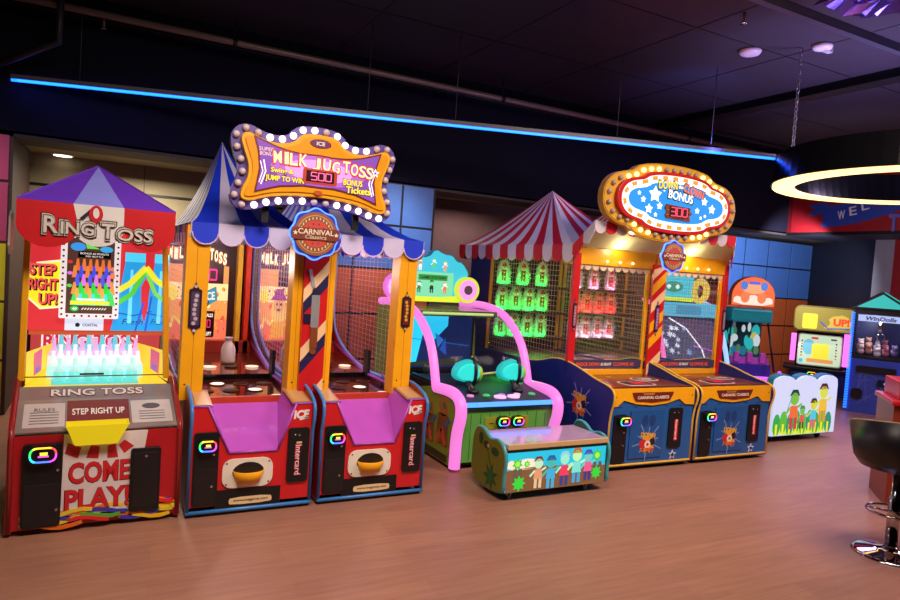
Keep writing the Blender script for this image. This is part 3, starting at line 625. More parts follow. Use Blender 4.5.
# ------------------------------------------------------------------ milk jug toss
class BGM(MB):     # artwork drawn on a 0.76 m panel, set into the left part of the back box
    def build(s, *a, **k):
        s.v = [(.0+(v[0]-.02)*.74, v[1], .80+(v[2]-.95)*1.09) for v in s.v]; return MB.build(s, *a, **k)
def milk_jug(x_world, label, posts, divider, score, group):
    o = thing('milk_jug_toss_game', label, 'arcade game', (x_world, 4.12, 0), 0, group); W = .76
    prof_top = smooth([(.0, .50), (-.035, .60), (-.02, .685), (.16, .74), (.32, .75), (.60, .695), (1.0, .66), (1.40, .675), (1.80, .75), (2.16, .90), (2.22, 1.10), (2.23, 1.30)], 2, False)
    prof = [(.0, .02)]+prof_top+[(2.24, 1.75), (2.3, 1.75), (2.3, .02)]
    for i, a in enumerate((0, W-.02)):
        side(o, prof, a, a+.02, DRED, trim=([(-.002, .03)]+prof_top, TRIM))
        # purple rail along the lane
        s_ = 1 if i == 0 else -1; xx = a+(.02 if i == 0 else 0)
        m = MB(); m.tube([(xx+s_*.008, .34, .66), (xx+s_*.008, 1.2, .655), (xx+s_*.008, 2.1, .80)], .014, mat((150, 70, 170), .3), 8); m.tube([(xx+s_*.01, .80, .60), (xx+s_*.01, .80, .72)], .008, mat((120, 50, 150), .3), 6); m.build('lane_rail', o)
        # netting
        n_ = MB(); poly = [(.33, .76)]+[p for p in prof_top if p[0] > .36]+[(2.23, 1.74), (.33, 1.74)]
        net(n_, poly, .09, mat((190, 150, 190), .5), lambda u, v, X=a+.01: (X, u, v), .0013, .042)
        nn_ = n_.build('side_net', o)
        m = MB(); m.tube([(a+.01, p[0], p[1]+.012) for p in prof_top if p[0] > .5]+[(a+.01, 2.22, 1.74)], .012, mat((120, 150, 235), .35), 6); m.build('net_cable', nn_)
    # front panel with the funnel cut-out
    top = .675
    A0, A1, B0, B1 = (.105, top), (.635, top), (.235, .385), (.53, .385)
    m = MB(); m.prism([(.02, .06), (W-.02, .06), (W-.02, top), A1, B1, B0, A0, (.02, top)], 0, .02, RED); m.build('front_panel', o, bevel=.002)
    m = MB(); PU = mat((186, 84, 192), .2, coat=.5)
    C0, C1 = (.16, .30, .655), (.585, .30, .655)
    m.add([(B0[0], 0, B0[1]), (B1[0], 0, B1[1]), (C1[0], C1[1], C1[2]-.03), (C0[0], C0[1], C0[2]-.03)], [(0, 1, 2, 3)], PU)
    m.add([(A0[0], 0, A0[1]), (B0[0], 0, B0[1]), (C0[0], .30, C0[2]-.03), (C0[0]-.03, .30, .70)], [(0, 1, 2, 3)], PU)
    m.add([(A1[0], 0, A1[1]), (B1[0], 0, B1[1]), (C1[0], .30, C1[2]-.03), (C1[0]+.03, .30, .70)], [(0, 1, 2, 3)], PU)
    for a, b in ((A0, B0), (B0, B1), (B1, A1)): m.tube([(a[0], -.004, a[1]), (b[0], -.004, b[1])], .007, mat((170, 80, 190), .25), 6)
    f_ = m.build('ball_funnel', o); 
    m = MB(); m.box(.02, W-.02, .30, .34, .60, .665, mat((190, 60, 40), .4)); m.build('lane_lip', o)
    for xa, xb in ((.02, .13), (.61, W-.02)):
        m = MB()
        m.add([(xa, 0, top), (xb, 0, top), (xb, .30, .715), (xa, .30, .715)], [(0, 1, 2, 3)], mat((170, 110, 60), .3)); m.rect(xa+.01, xb-.01, .68, .683, -.002, TRIM)
        m.add([(xa+.015, .03, top+.006), (xb-.015, .03, top+.006), (xb-.015, .26, .713), (xa+.015, .26, .713)], [(0, 1, 2, 3)], mat((196, 150, 96), .3))
        m.tube([(xa, 0, top), (xb, 0, top)], .006, mat((170, 80, 190), .25), 6); m.build('control_ledge', o)
    # lane with holes
    m = MB(); LN = mat((70, 26, 20), .12, coat=.6)
    m.add([(.02, .34, .615), (W-.02, .34, .615), (W-.02, 1.15, .625), (.02, 1.15, .625)], [(0, 1, 2, 3)], LN); m.box(.02, W-.02, 1.15, 1.18, .55, .665, BLACKG)
    m.add([(.02, 1.18, .665), (W-.02, 1.18, .665), (W-.02, 2.15, .70), (.02, 2.15, .70)], [(0, 1, 2, 3)], mat((120, 50, 30), .15, coat=.5)); m.box(.02, W-.02, .34, .37, .57, .63, BLACKG); m.box(.02, .045, 1.1, 1.2, .62, .86, BLACK); m.box(W-.045, W-.02, 1.1, 1.2, .62, .86, BLACK); m.build('lane', o)
    random.seed(5)
    for r_ in range(3):
        for k in range(4):
            yy = .50+r_*.23; xx = .12+k*.17+(.06 if r_ % 2 else 0)
            if xx > W-.08: continue
            z_ = .617+(yy-.34)*.0124; lit = (r_+k) % 3 == 0
            q = MB(); q.lathe([(.056, .002), (.056, .005)], mat((130, 60, 50), .3), (xx, yy, z_), 18, False); q.lathe([(.047, .005), (.047, .007)], glow((255, 235, 215), 1.3) if lit else mat((12, 8, 8), .3), (xx, yy, z_), 18, False)
            q.build('target_hole', o)
    for k in range(4):
        q = MB(); q.lathe([(.052, .002), (.052, .006)], glow((255, 220, 190), 1.1) if k % 2 else mat((14, 8, 8), .3), (.13+k*.165, 1.42, .678), 18, False); q.build('target_hole', o)
    # back box
    m = MB(); m.box(.02, W-.02, 2.24, 2.30, .3, 1.72, mat((60, 20, 20), .5)); m.box(.02, W-.02, 2.12, 2.24, .66, .80, mat((170, 56, 44), .3)); m.build('back_box', o)
    b = BGM(); y = 2.24; b.rect(.02, W-.02, .95, 1.76, y, glow((240, 150, 80), 1.1), .004)
    b.rect(.02, W-.02, 1.57, 1.76, y-.004, mat((50, 14, 40), .4)); b.rect(.02, W-.02, 1.28, 1.42, y-.004, glow((250, 212, 150), 1.2)); b.rect(.02, W-.02, .95, 1.12, y-.004, glow((230, 110, 80), 1.1))
    for i, ch in enumerate('MILK'): b.text(ch, .06+i*.060, 1.665-.01*(i % 2), .05, .105, y-.006, glow((255, 150, 70), 1.0), .002, .06); b.text(ch, .06+i*.060, 1.665-.01*(i % 2), .04, .09, y-.009, glow((255, 245, 200), 1.5), .002, .03)
    for i, ch in enumerate('JUG'): b.text(ch, .335+i*.058, 1.66+.01*(i % 2), .05, .105, y-.006, glow((255, 150, 70), 1.0), .002, .06); b.text(ch, .335+i*.058, 1.66+.01*(i % 2), .04, .09, y-.009, glow((255, 245, 200), 1.5), .002, .03)
    for i, ch in enumerate('TOSS'): b.text(ch, .53+i*.052, 1.665-.012*i, .046, .105, y-.006, glow((255, 150, 70), 1.0), .002, .06); b.text(ch, .53+i*.052, 1.665-.012*i, .036, .09, y-.009, glow((255, 245, 200), 1.5), .002, .03)
    b.rect(.28, .68, 1.42, 1.57, y-.006, mat((60, 14, 30), .3)); b.digits(score, .50 if len(score) < 3 else .46, 1.495, .19, .085, y-.009, glow((255, 40, 130), 1.6))
    b.disc(.10, 1.33, .06, y-.006, glow((250, 220, 70), 1.1)); b.art([(.42, 1.33), (.60, 1.40), (.62, 1.28), (.48, 1.22)], y-.008, glow((60, 150, 170), .8)); b.text('ICE', .53, 1.315, .11, .07, y-.011, glow((240, 240, 230), .95), .001, .03, rot=.1)
    # generic farmer print: hat, face, beard, overalls
    b.art(ell(.30, 1.20, .10, .11), y-.008, glow((250, 200, 110), .9)); b.art(ell(.30, 1.25, .065, .06), y-.010, glow((240, 170, 110), .9)); b.art([(.19, 1.30), (.41, 1.30), (.37, 1.34), (.34, 1.40), (.26, 1.40), (.23, 1.34)], y-.011, glow((160, 50, 140), .8)); b.disc(.275, 1.265, .012, y-.013, mat((40, 10, 10), .4)); b.disc(.325, 1.265, .012, y-.013, mat((40, 10, 10), .4)); b.disc(.30, 1.215, .022, y-.013, mat((150, 30, 30), .4), rz=.012)
    b.art([(.22, 1.11), (.38, 1.11), (.37, .97), (.23, .97)], y-.009, glow((250, 170, 40), .9)); b.stroke([(.21, 1.08), (.12, 1.14), (.10, 1.08)], .03, y-.010, glow((250, 200, 110), .9)); b.stroke([(.39, 1.08), (.46, 1.14)], .03, y-.010, glow((250, 200, 110), .9))
    b.stroke([(.44, 1.12), (.52, 1.27)], .014, y-.012, mat((110, 50, 20), .4))
    for i in range(90): b.disc(.05+random.random()*.66, .97+random.random()*.42, .006+random.random()*.018, y-.0065-.00002*i, glow(random.choice([(255, 235, 150), (230, 90, 40), (250, 160, 60), (140, 50, 40)]), .9), .001, 8)
    b.build('backglass', o)
    m = BGM(); m.rrect(.46, .59, .97, 1.19, .02, y-.012, mat((40, 10, 16), .3), .02); m.text('BALLS', .525, 1.155, .09, .03, y-.033, glow((255, 235, 210), 1.1), .001, .03); m.digits('0', .525, 1.085, .035, .06, y-.033, glow((255, 40, 120), 1.7)); m.text('LEFT', .525, 1.00, .07, .03, y-.033, glow((255, 235, 210), 1.1), .001, .03); m.build('ball_counter', o)
    for xx, c_ in ((.615, mat((236, 190, 40), .4)), (.69, mat((226, 60, 30), .4))):
        m = MB(); m.box(xx-.022, xx+.022, 2.12, 2.22, .68, 1.70, c_); m.build('inner_post', o, bevel=.005)
    for xx in (.16, .46):
        m = MB(); m.lathe([(.055, 0), (.06, .02), (.06, .11), (.045, .15), (.03, .17), (.028, .20), (.036, .205), (.036, .215)], mat((225, 218, 210), .35), (xx, 1.60, .685), 16); m.build('milk_jug', o)
    # inner little valance
    m = MB(); 
    for k in range(8): m.prism(ell(.02+W*.94*(k+.5)/8, 1.745, .042, .085, 10, PI, 2*PI)+[(.02+W*.94*(k+.5)/8+.042, 1.745)], .44, .45, mat((190, 150, 170), .5))
    m.build('inner_valance', o)
    L = lamp('game_light', 'POINT', (W/2, 1.3, 1.55), 14, (1, .70, .58), .08); L.parent = o
    # front posts
    for (xa, xb) in posts:
        m = MB(); m.prism([(xa, .66), (xb-.004, .66), (xb+.006, 1.76), (xa+.006, 1.76)], .27, .30, YEL); m.prism([(xa, .66), (xa+.02, .66), (xa+.026, 1.76), (xa+.006, 1.76)], .30, .42, YEL); m.box((xa+xb)/2-.001, (xa+xb)/2+.002, .2685, .27, .70, 1.74, mat((190, 110, 10), .5)); m.disc(xa+.03, .76, .006, .27, BLACK, .002, 8); p_ = m.build('front_post', o, bevel=.002)
    m = MB(); m.box(.02, W-.02, .28, .31, 1.71, 1.78, YEL); m.box(.02, W-.02, .40, .42, 1.70, 1.72, glow((70, 200, 255), 1.4)); m.build('top_beam', o)
    # coin door etc.
    m = MB(); m.rrect(.03, .175, .07, .52, .02, 0, BLACK, .014); m.rrect(.04, .165, .08, .30, .01, -.014, mat((24, 22, 26), .35), .002); lock(m, .145, .385, -.014); lock(m, .14, .19, -.014)
    dd = m.build('coin_door', o, bevel=.0015); led_reader(dd, .105, .445, -.014, .115, .082)
    m = MB(); m.rrect(.592, .728, .17, .52, .018, 0, BLACK, .014); lock(m, .66, .475, -.014); m.disc(.635, .478, .004, -.014, WHITE); m.rect(.645, .68, .42, .432, -.015, mat((220, 190, 130), .5)); m.text('Intercard', .66, .315, .20, .045, -.0145, mat((210, 40, 70), .5), .001, .035, rot=-PI/2); m.text('Intercard', .66, .315, .19, .035, -.0155, mat((240, 220, 225), .5), .001, .0, rot=-PI/2); m.build('ticket_door', o, bevel=.0015)
    m = MB(); m.rrect(.20, .505, .165, .345, .06, 0, mat((230, 220, 205), .4), .012); m.art(ell(.355, .262, .095, .062), -.012, mat((20, 12, 10), .5), .002)
    for sx, sz in ((.225, .19), (.48, .19), (.225, .32), (.48, .32)): m.disc(sx, sz, .006, -.012, BLACK, .002, 8)
    m.build('cup_plate', o, bevel=.003)
    m = MB(); vs = []; n = 14
    for i in range(n+1):
        a = PI+PI*i/n; vs += [(.355+.095*math.cos(a), -.014+.07*math.sin(a), .262+.012), (.355+.072*math.cos(a), -.014+.045*math.sin(a), .262-.062)]
    vs += [(.355, -.014, .20)]; m.add(vs, [(2*i, 2*i+2, 2*i+3, 2*i+1) for i in range(n)]+[tuple(2*i+1 for i in range(n+1))], YEL, True); q = m.build('ball_cup', o); md = q.modifiers.new('s', 'SOLIDIFY'); md.thickness = .004
    m = MB(); m.rect(.165, .56, .04, .155, 0, BLACK, .006); m.art(smooth([(.255, .06), (.50, .06), (.51, .08), (.50, .105), (.255, .105), (.245, .08)], 1), -.006, mat((230, 200, 150), .5), .003); m.text('www.icegame.com', .378, .083, .21, .020, -.009, mat((40, 20, 16), .5), .001, .01); m.build('kick_plate', o)
    m = MB(); m.tube([(.0, -.004, .03), (W, -.004, .03)], .012, TRIM, 8); m.box(.01, W-.01, .01, .04, .0, .03, BLACK); m.build('bottom_trim', o)
    m = MB(); m.text('ICE', .672, .605, .095, .055, 0, WHITE, .003, .05, rot=.04, shear=.15); m.stroke([(.66, .572), (.72, .585)], .012, 0, WHITE, .003); m.build('maker_lettering', o)
    # purple lit strip print on red sides, tent
    tent(o, -.010, W+.010, .26, 2.36, 1.78, (.33, 1.62, 2.50), 5, 11, mat((14, 50, 214), .6), mat((205, 196, 232), .6), .135, 1.5, mat((220, 190, 220), .5), start=0, ns_start=1, skip='r' if divider else 'l')
    if divider:
        pl_ = thing('striped_pillar', 'red panel with cream and navy diagonal stripes between the two milk jug toss games', 'pillar', (x_world+.782, 4.12+.27, .70)); PO = (x_world+.782-x_world, .27, .70)
        m = MB(); m.box(.70, .865, .228, .262, .70, 1.70, RED)
        CR = mat((240, 200, 150), .5)
        NV = mat((30, 20, 76), .5); x0_, x1_, rise = .70, .865, .20; zz = .42; k = 0
        def band(za, zb_, c_):
            P = [(x0_, za), (x1_, za+rise), (x1_, zb_+rise), (x0_, zb_)]; out = []
            lo_, hi_ = .71, 1.695
            def clip(Q, lim, sg_):
                R_ = []
                for i in range(len(Q)):
                    a_, b_ = Q[i], Q[(i+1) % len(Q)]; ia = sg_*(a_[1]-lim) >= 0; ib = sg_*(b_[1]-lim) >= 0
                    if ia: R_.append(a_)
                    if ia != ib: t = (lim-a_[1])/(b_[1]-a_[1]); R_.append((a_[0]+(b_[0]-a_[0])*t, lim))
                return R_
            Q = clip(clip(P, lo_, 1), hi_, -1)
            if len(Q) > 2: m.art(Q, .228, c_, .002)
        while zz < 1.76:
            band(zz, zz+.085, NV); band(zz+.085, zz+.175, CR); zz += .40
        m.v = [(v[0]-PO[0], v[1]-PO[1], v[2]-PO[2]) for v in m.v]; dv = m.build('striped_panel', pl_)
        m = MB(); m.rrect(.755, .81, 1.14, 1.36, .01, .278, mat((205, 205, 210), .25, .6), .015); m.rrect(.758, .807, 1.00, 1.14, .01, .278, mat((130, 66, 34), .4), .015); m.disc(.782, .98, .022, .278, mat((130, 66, 34), .4), .012); m.stroke([(.765, 1.41), (.735, 1.53)], .022, .278, mat((225, 225, 235), .2, .5), .012); m.disc(.78, 1.385, .022, .278, mat((40, 30, 60), .4), .014); m.rrect(.705, .755, 1.17, 1.23, .01, .278, mat((30, 20, 60), .4), .012); m.v = [(v[0]-PO[0], v[1]-PO[1]-.05, v[2]-PO[2]) for v in m.v]; plabel(m.build('ornate_plaque', pl_), 'silver and brown ornament')
    return o
g = 'milk jug toss games under the blue and white tents'
mj1 = milk_jug(.47, 'red milk jug toss game with blue striped tent, beside the ring toss game', ((-.04, .10), (.635, .71)), True, '50', g)
mj2 = milk_jug(1.27, 'red milk jug toss game with blue striped tent, beside the green shooting game', ((.055, .125), (.60, .735)), False, '105', g)
plaque(mj1, .03, 1.24, .27, .34, .075, (80, 60, 90), (200, 180, 200), 'dark purple ornament'); plaque(mj2, .67, 1.26, .27, .30, .07, (110, 30, 24), (210, 170, 60), 'brown and gold ornament')

# marquee over the pair
o = thing('marquee_sign', 'gold framed MILK JUG TOSS sign ringed with bulbs over the blue tents', 'sign', (1.175, 4.22, 2.145)); cz = 0
half = [(0, .245), (.12, .235), (.155, .175), (.26, .15), (.36, .165), (.45, .205), (.49, .165), (.465, .09), (.43, 0), (.435, -.08), (.47, -.15), (.475, -.205), (.42, -.22), (.30, -.175), (.15, -.155), (0, -.15)]
fr = smooth(half+[(-p[0], p[1]) for p in reversed(half[1:-1])], 2)
outp = inset(fr, -.055)
A_ = sum(fr[i][0]*fr[(i+1) % len(fr)][1]-fr[(i+1) % len(fr)][0]*fr[i][1] for i in range(len(fr)))
# backing: offset outward
m = MB(); m.prism(outp, 0, .05, mat((88, 66, 150), .45)); m.build('bulb_board', o)
m = MB(); m.prism(fr, -.05, 0, GOLD); m.prism(inset(fr, .022), -.06, -.05, mat((232, 156, 20), .3)); m.disc(0, .185, .07, -.06, mat((110, 40, 90), .4), .004, 24, rz=.028); m.text('ICE', 0, .185, .055, .026, -.064, WHITE, .002, .03); m.disc(0, -.125, .03, -.06, mat((190, 80, 30), .4), .004, 16, rz=.016); m.build('gold_frame', o, bevel=.004)
ih = [(0, .105), (.12, .10), (.25, .115), (.40, .165), (.375, .08), (.365, -.02), (.385, -.15), (.25, -.105), (.10, -.085), (0, -.085)]
ip = smooth(ih[:4], 1, False)+ih[4:6]+ih[6:]; ip = ip+[(-p[0], p[1]) for p in reversed(ip[1:-1])]
m = MB(); m.prism(inset(ip, -.010), -.064, -.06, mat((110, 16, 30), .4)); m.prism(ip, -.066, -.064, glow((128, 66, 170), .9))
m.art(ell(0, .01, .31, .095), -.066, glow((176, 96, 196), .95), .001); m.art(ell(0, .01, .22, .07), -.067, glow((224, 150, 220), 1.0), .0008)
for k, (ch, x, z, rot_) in enumerate([('M', -.268, .062, .06), ('I', -.212, .062, .05), ('L', -.168, .06, .02), ('K', -.108, .062, .0), ('J', -.022, .050, -.03), ('U', .045, .052, -.03), ('G', .105, .045, -.04), ('T', .175, .055, .02), ('O', .230, .045, .0), ('S', .285, .040, -.02), ('S', .335, .035, -.05)]):
    ww = .022 if ch == 'I' else .045
    m.text(ch, x, z+.004, ww+.018, .092, -.068, glow((206, 40, 30), .9), .003, .04, rot=rot_); m.text(ch, x, z+.004, ww+.004, .074, -.0715, glow((255, 236, 170), 1.1), .003, .012, rot=rot_)
m.star(.375, .045, .03, -.068, glow((255, 250, 255), 1.4)); m.star(.375, .045, .017, -.07, glow((150, 80, 190), .9))
for tx, x, z, ww, hh in (('Swing &', -.235, -.018, .14, .040), ('JUMP TO WIN', -.215, -.068, .24, .042), ('BONUS', .225, -.035, .13, .040), ('Tickets', .265, -.082, .17, .044)):
    m.text(tx, x, z, ww*1.06, hh*1.2, -.068, mat((70, 20, 60), .4), .002, .05); m.text(tx, x, z, ww, hh, -.070, glow((250, 226, 40), 1.1), .002, .02)
m.text('SUPER', -.335, .105, .09, .022, -.068, glow((250, 210, 170), 1), .001); m.text('BONUS', -.33, .077, .09, .022, -.068, glow((250, 210, 170), 1), .001)
for sx in (-1, 1):
    m.stroke([(sx*.35, .04), (sx*.335, -.03), (sx*.36, -.11)], .007, -.068, glow((255, 240, 255), 1.3)); m.stroke([(sx*.37, .03), (sx*.352, -.03), (sx*.372, -.10)], .005, -.068, glow((255, 240, 255), 1.3))
plabel(m.build('sign_face', o), 'purple lit face with MILK JUG TOSS')
m = MB(); m.rrect(-.105, .115, -.072, .022, .015, -.066, mat((190, 60, 40), .4), .012); m.rect(-.085, .095, -.058, .010, -.078, mat((50, 6, 18), .3), .002); m.digits('500', .01, -.024, .13, .046, -.081, glow((255, 96, 150), 1.7)); m.build('score_display', o)
marquee_bulbs(o, inset(fr, -.030), 0, .076, lambda x, z: (z > .12 and -.36 < x < .36 and not (.02 < x < .07)) or (z < -.1 and abs(x) < .45 and not (-.02 < x < .12)) )
for q in (-.30, .30): MB().box(q-.02, q+.02, .05, .08, -.335, .1, BLACK).build('sign_bracket', o)
medallion(o, .005, -.385, -.02, .155)

# ------------------------------------------------------------------ green shooting game
zg = thing('shooting_game', 'green two-gun shooting arcade game with pink light tubes and a domed glass screen', 'arcade game', (2.47, 4.5, 0)); W = .96
PINK = led((246, 130, 224), .85); OLV = mat((120, 138, 36), .5); GRN = mat((92, 160, 66), .45)
lo = smooth([(.0, .03), (.0, .30), (-.06, .45), (-.04, .57), (.10, .62), (.40, .60)], 3, False)
hi = smooth([(.40, .60), (.49, .85), (.62, 1.02), (.90, 1.20), (1.3, 1.25), (1.75, 1.22)], 3, False)
prof = lo+hi[1:]+[(1.82, 1.15), (1.82, .03)]
for i, a in enumerate((0, W-.03)):
    b = MB(); low = [p for p in lo]+[(.55, .58), (1.7, .36), (1.82, .36), (1.82, .03)]
    b.prism(low, a, a+.03, OLV, 'yz'); b.prism([(1.5, .36), (1.82, .36), (1.82, 1.18), (1.55, 1.2), (1.45, 1.0), (1.42, .6)], a, a+.03, OLV, 'yz'); sp = b.build('side_panel', zg)
    if i == 0:
        t = MB(plane_x(a)); GL[0] = 0
        t.rect(-1.7, -.10, .04, .10, 0, mat((60, 50, 24), .5), .002)
        for k, (u, z, h) in enumerate(((-.20, .12, .40), (-.45, .10, .36))):
            t.disc(u, z+h*.9, h*.20, -.002, mat((160, 96, 44), .5), .002); t.art([(u-.1, z+.05), (u+.1, z+.05), (u+.09, z+h*.75), (u-.09, z+h*.75)], -.002, mat((120, 74, 40), .5), .002); t.stroke([(u-.09, z+.05), (u-.02, z+.18), (u+.06, z+.05)], .05, -.003, mat((190, 80, 40), .5)); t.disc(u+.02, z+h*.93, .03, -.005, mat((60, 110, 60), .5)); t.stroke([(u+.05, z+.2), (u+.12, z+.28)], .03, -.004, mat((60, 100, 150), .5))
        t.build('side_print', sp)
    t = MB(); t.tube([(a+.015, p[0]-.01, p[1]) for p in lo], .046, PINK, 12); t.build('lower_light_tube', zg)
    t = MB(); t.tube([(a+.015, p[0], p[1]+.005) for p in hi], .038, PINK, 12); t.build('upper_light_tube', zg)
m = MB(); m.box(.03, W-.03, .015, .05, .06, .52, GRN); [m.box(.06+.09*k, .064+.09*k, .012, .015, .08, .45, mat((50, 100, 40), .5)) for k in range(10)]; m.box(.28, .70, .005, .015, .32, .42, mat((150, 150, 40), .5)); m.rect(.32, .36, .365, .372, .004, BLACK); m.box(.03, W-.03, .05, 1.8, .03, .10, mat((30, 50, 36), .5)); m.build('front_panel', zg, bevel=.003)
led_reader(zg, .44, .385, .004, .12, .085); led_reader(zg, .58, .385, .004, .12, .085)
m = MB(); m.box(.03, W-.03, -.03, .0, .515, .55, led((70, 130, 255), 2.2)); plabel(m.build('light_bar', zg), 'blue-white light bar')
m = MB(); m.add([(.03, -.02, .552), (W-.03, -.02, .552), (W-.03, .42, .62), (.03, .42, .62)], [(0, 1, 2, 3)], mat((36, 24, 60), .45))
m.add([(.03, -.02, .50), (W-.03, -.02, .50), (W-.03, .42, .50), (.03, .42, .50)], [(0, 1, 2, 3)], BLACK)
for k in range(5): m.lathe([(.03, 0), (.03, .012), (.022, .016)], glow([(240, 150, 230), (70, 190, 110), (230, 90, 220), (250, 200, 240), (80, 190, 140)][k], .6), (.18+.15*k, .10, .574), 14)
for k in (0, 1): m.lathe([(.052, 0), (.052, .015), (.035, .02)], glow((240, 190, 240), .9), (.42+.13*k, .03, .572), 18)
m.build('control_deck', zg)
class SCR(MB):
    def build(s, *a, **k):
        s.v = [(v[0], v[1]+.34, v[2]) for v in s.v]; return MB.build(s, *a, **k)
# screen and dome
m = SCR(); m.box(.05, W-.05, 1.05, 1.09, .56, 1.16, BLACK); m.box(.08, W-.08, 1.04, 1.05, .60, 1.13, glow((14, 36, 90), .8))
m.art([(.09, 1.12), (.60, 1.12), (.60, 1.02), (.44, .86), (.33, .95), (.27, .66), (.09, .64)], 1.04, glow((40, 200, 245), 1.15), .003); m.art([(.10, .86), (.20, .68), (.10, .65)], 1.036, glow((220, 240, 250), .9)); m.art([(.46, .95), (.56, .88), (.50, .80)], 1.036, glow((40, 120, 210), .9)); m.art([(.52, .78), (.58, .90), (.60, .72)], 1.036, glow((30, 80, 180), .9)); m.stroke([(.12, .90), (.85, .82)], .006, 1.035, glow((40, 100, 200), .9)); m.art([(.30, .66), (.70, .70), (.86, .64), (.86, .62), (.10, .62)], 1.035, glow((50, 60, 40), .6)); m.build('screen', zg)
m = MB(); m.box(.05, .09, .42, 1.0, .56, .62, BLACK); m.box(.03, W-.03, .42, 1.05, .50, .60, BLACK); m.tube([(.20, .40, .66), (.42, .40, .70), (.66, .40, .72), (.90, .44, .73)], .010, mat((214, 190, 130), .4), 6); m.build('screen_shelf', zg)
m = MB(); GLS = mat((30, 40, 50), .02, 0, 0, 'glass', .10)
vs = [(x, p[0], p[1]-.01) for p in hi[:-2] for x in (.04, W-.04)]; m.add(vs, [(2*i, 2*i+1, 2*i+3, 2*i+2) for i in range(len(hi)-3)], GLS, True); q = m.build('glass_dome', zg); md = q.modifiers.new('s', 'SOLIDIFY'); md.thickness = .006
m = MB(); m.box(.05, W-.05, .95, 1.8, 1.15, 1.205, mat((70, 84, 40), .12, coat=.8)); m.box(.10, W-.10, .93, .95, 1.165, 1.19, glow((190, 220, 130), .8)); m.build('top_deck', zg, bevel=.01)
m = MB(); m.box(.03, W-.03, 1.5, 1.82, .10, 1.2, mat((24, 30, 24), .6)); m.build('cabinet_back', zg)
# marquee
mq = MB(); y = .70; X = -.20
lf = smooth([(-.29, 1.30), (-.30, 1.52), (-.25, 1.62), (-.18, 1.60), (-.14, 1.70), (-.04, 1.68), (.03, 1.77), (.12, 1.72), (.20, 1.72), (.25, 1.66), (.30, 1.66), (.38, 1.56), (.36, 1.50), (.35, 1.30)], 1)
sh = lambda P: [(p[0]+.30, p[1]) for p in P]
y = 1.55
mq.prism(sh(lf), y, y+.08, mat((30, 120, 140), .4)); mq.art(inset(sh(lf), .008), y, glow((52, 190, 214), .95)); mq.art(sh([(-.2, 1.32), (.22, 1.32), (.22, 1.55), (-.18, 1.55)]), y-.002, glow((120, 214, 170), .95))
mq.rect(.18, .46, 1.475, 1.525, y-.004, glow((40, 150, 60), .8)); mq.text('GAME STATION', .32, 1.50, .24, .024, y-.006, mat((10, 50, 30), .4), .001, .02); mq.art(sh([(-.25, 1.28), (.30, 1.28), (.27, 1.34), (.1, 1.325), (-.1, 1.325), (-.22, 1.34)]), y-.004, glow((210, 230, 50), 1))
GL[0] = .95
for k, (u, z, h, a_, b_) in enumerate(((.19, 1.56, .09, (240, 240, 230), (230, 120, 60)), (.32, 1.58, .09, (90, 200, 110), (240, 240, 240)), (.43, 1.56, .09, (240, 150, 80), (240, 240, 230)), (.19, 1.36, .10, (60, 120, 60), (240, 240, 230)), (.31, 1.36, .11, (30, 40, 40), (120, 220, 120)), (.44, 1.36, .10, (240, 110, 60), (250, 250, 240)))): figure(mq, u, z, h, y-.005, b_, a_, a_, a_)
GL[0] = 0
mq.v = [(.48+(v[0]-.32)*1.17, v[1], 1.27+(v[2]-1.30)*1.12) for v in mq.v]; mq.build('lit_header', zg)
for sx, c1, c2 in ((.07, (226, 110, 220), (250, 180, 245)), (.86, (206, 220, 60), (240, 150, 225))):
    m = MB(); m.disc(sx, 1.385, .135, y-.01, glow(c1, .95), .06, 28); m.disc(sx, 1.385, .105, y-.07, glow(c2, 1.05), .004, 28); m.disc(sx, 1.385, .048, y-.074, mat((110, 90, 100), .3), .006, 20); m.build('ring_speaker', zg)
# guns
def gun(xg, lab):
    g_ = MB(); CY = glow((30, 206, 206), .55); c0 = (xg, .34, .72)
    k = smooth([(-.15, -.02), (-.14, .05), (-.08, .10), (.02, .125), (.10, .10), (.14, .04), (.14, -.05), (.02, -.075), (-.10, -.055)], 2)
    for w_, mm, sc_ in ((.035, CY, 1.0),): g_.v; g_.prism([(xg+p[0]*.88, c0[2]+p[1]) for p in k], c0[1]-w_, c0[1]+w_, CY, smooth=True); g_.prism([(xg+p[0]*.72, c0[2]+p[1]*.78) for p in k], c0[1]-.065, c0[1]+.065, glow((40, 224, 214), .8), smooth=True)
    o_ = g_.build('gun_body', zg, bevel=.012, seg=3); o_['label'] = lab
    h = MB(); ring_ = [(xg+.055, c0[1]+.075*math.cos(a), c0[2]+.01+.115*math.sin(a)) for a in [2*PI*i/20 for i in range(20)]]; h.tube(ring_, .016, BLACK, 8, closed=True); h.tube([(xg+.055, c0[1], c0[2]-.10), (xg+.04, c0[1], c0[2]-.15)], .022, BLACK, 8); h.build('grip_strap', o_)
    n_ = MB(); n_.ball((xg+.12, c0[1], c0[2]+.0), .07, mat((150, 200, 70), .4), sc=(.55, .8, 1)); n_.build('gun_nose', o_)
    s_ = MB(); s_.tube([(xg, .20, .60), (xg, .28, .65), (xg, .33, .68)], .022, BLACK, 8); s_.lathe([(.05, 0), (.05, .02), (.03, .03)], BLACK, (xg, .20, .585), 16); s_.tube([(xg-.05, .16, .60), (xg-.035, .24, .66), (xg+.02, .32, .67)], .010, BLACK, 6); s_.build('gun_mount', zg)
gun(.26, 'left cyan toy gun'); gun(.70, 'right cyan toy gun')
for xx in (.03, .48, .92): MB().ball((xx, .62, .72), .05, mat((24, 60, 50), .4), sc=(.8, .8, 1)).build('dark_knob', zg)

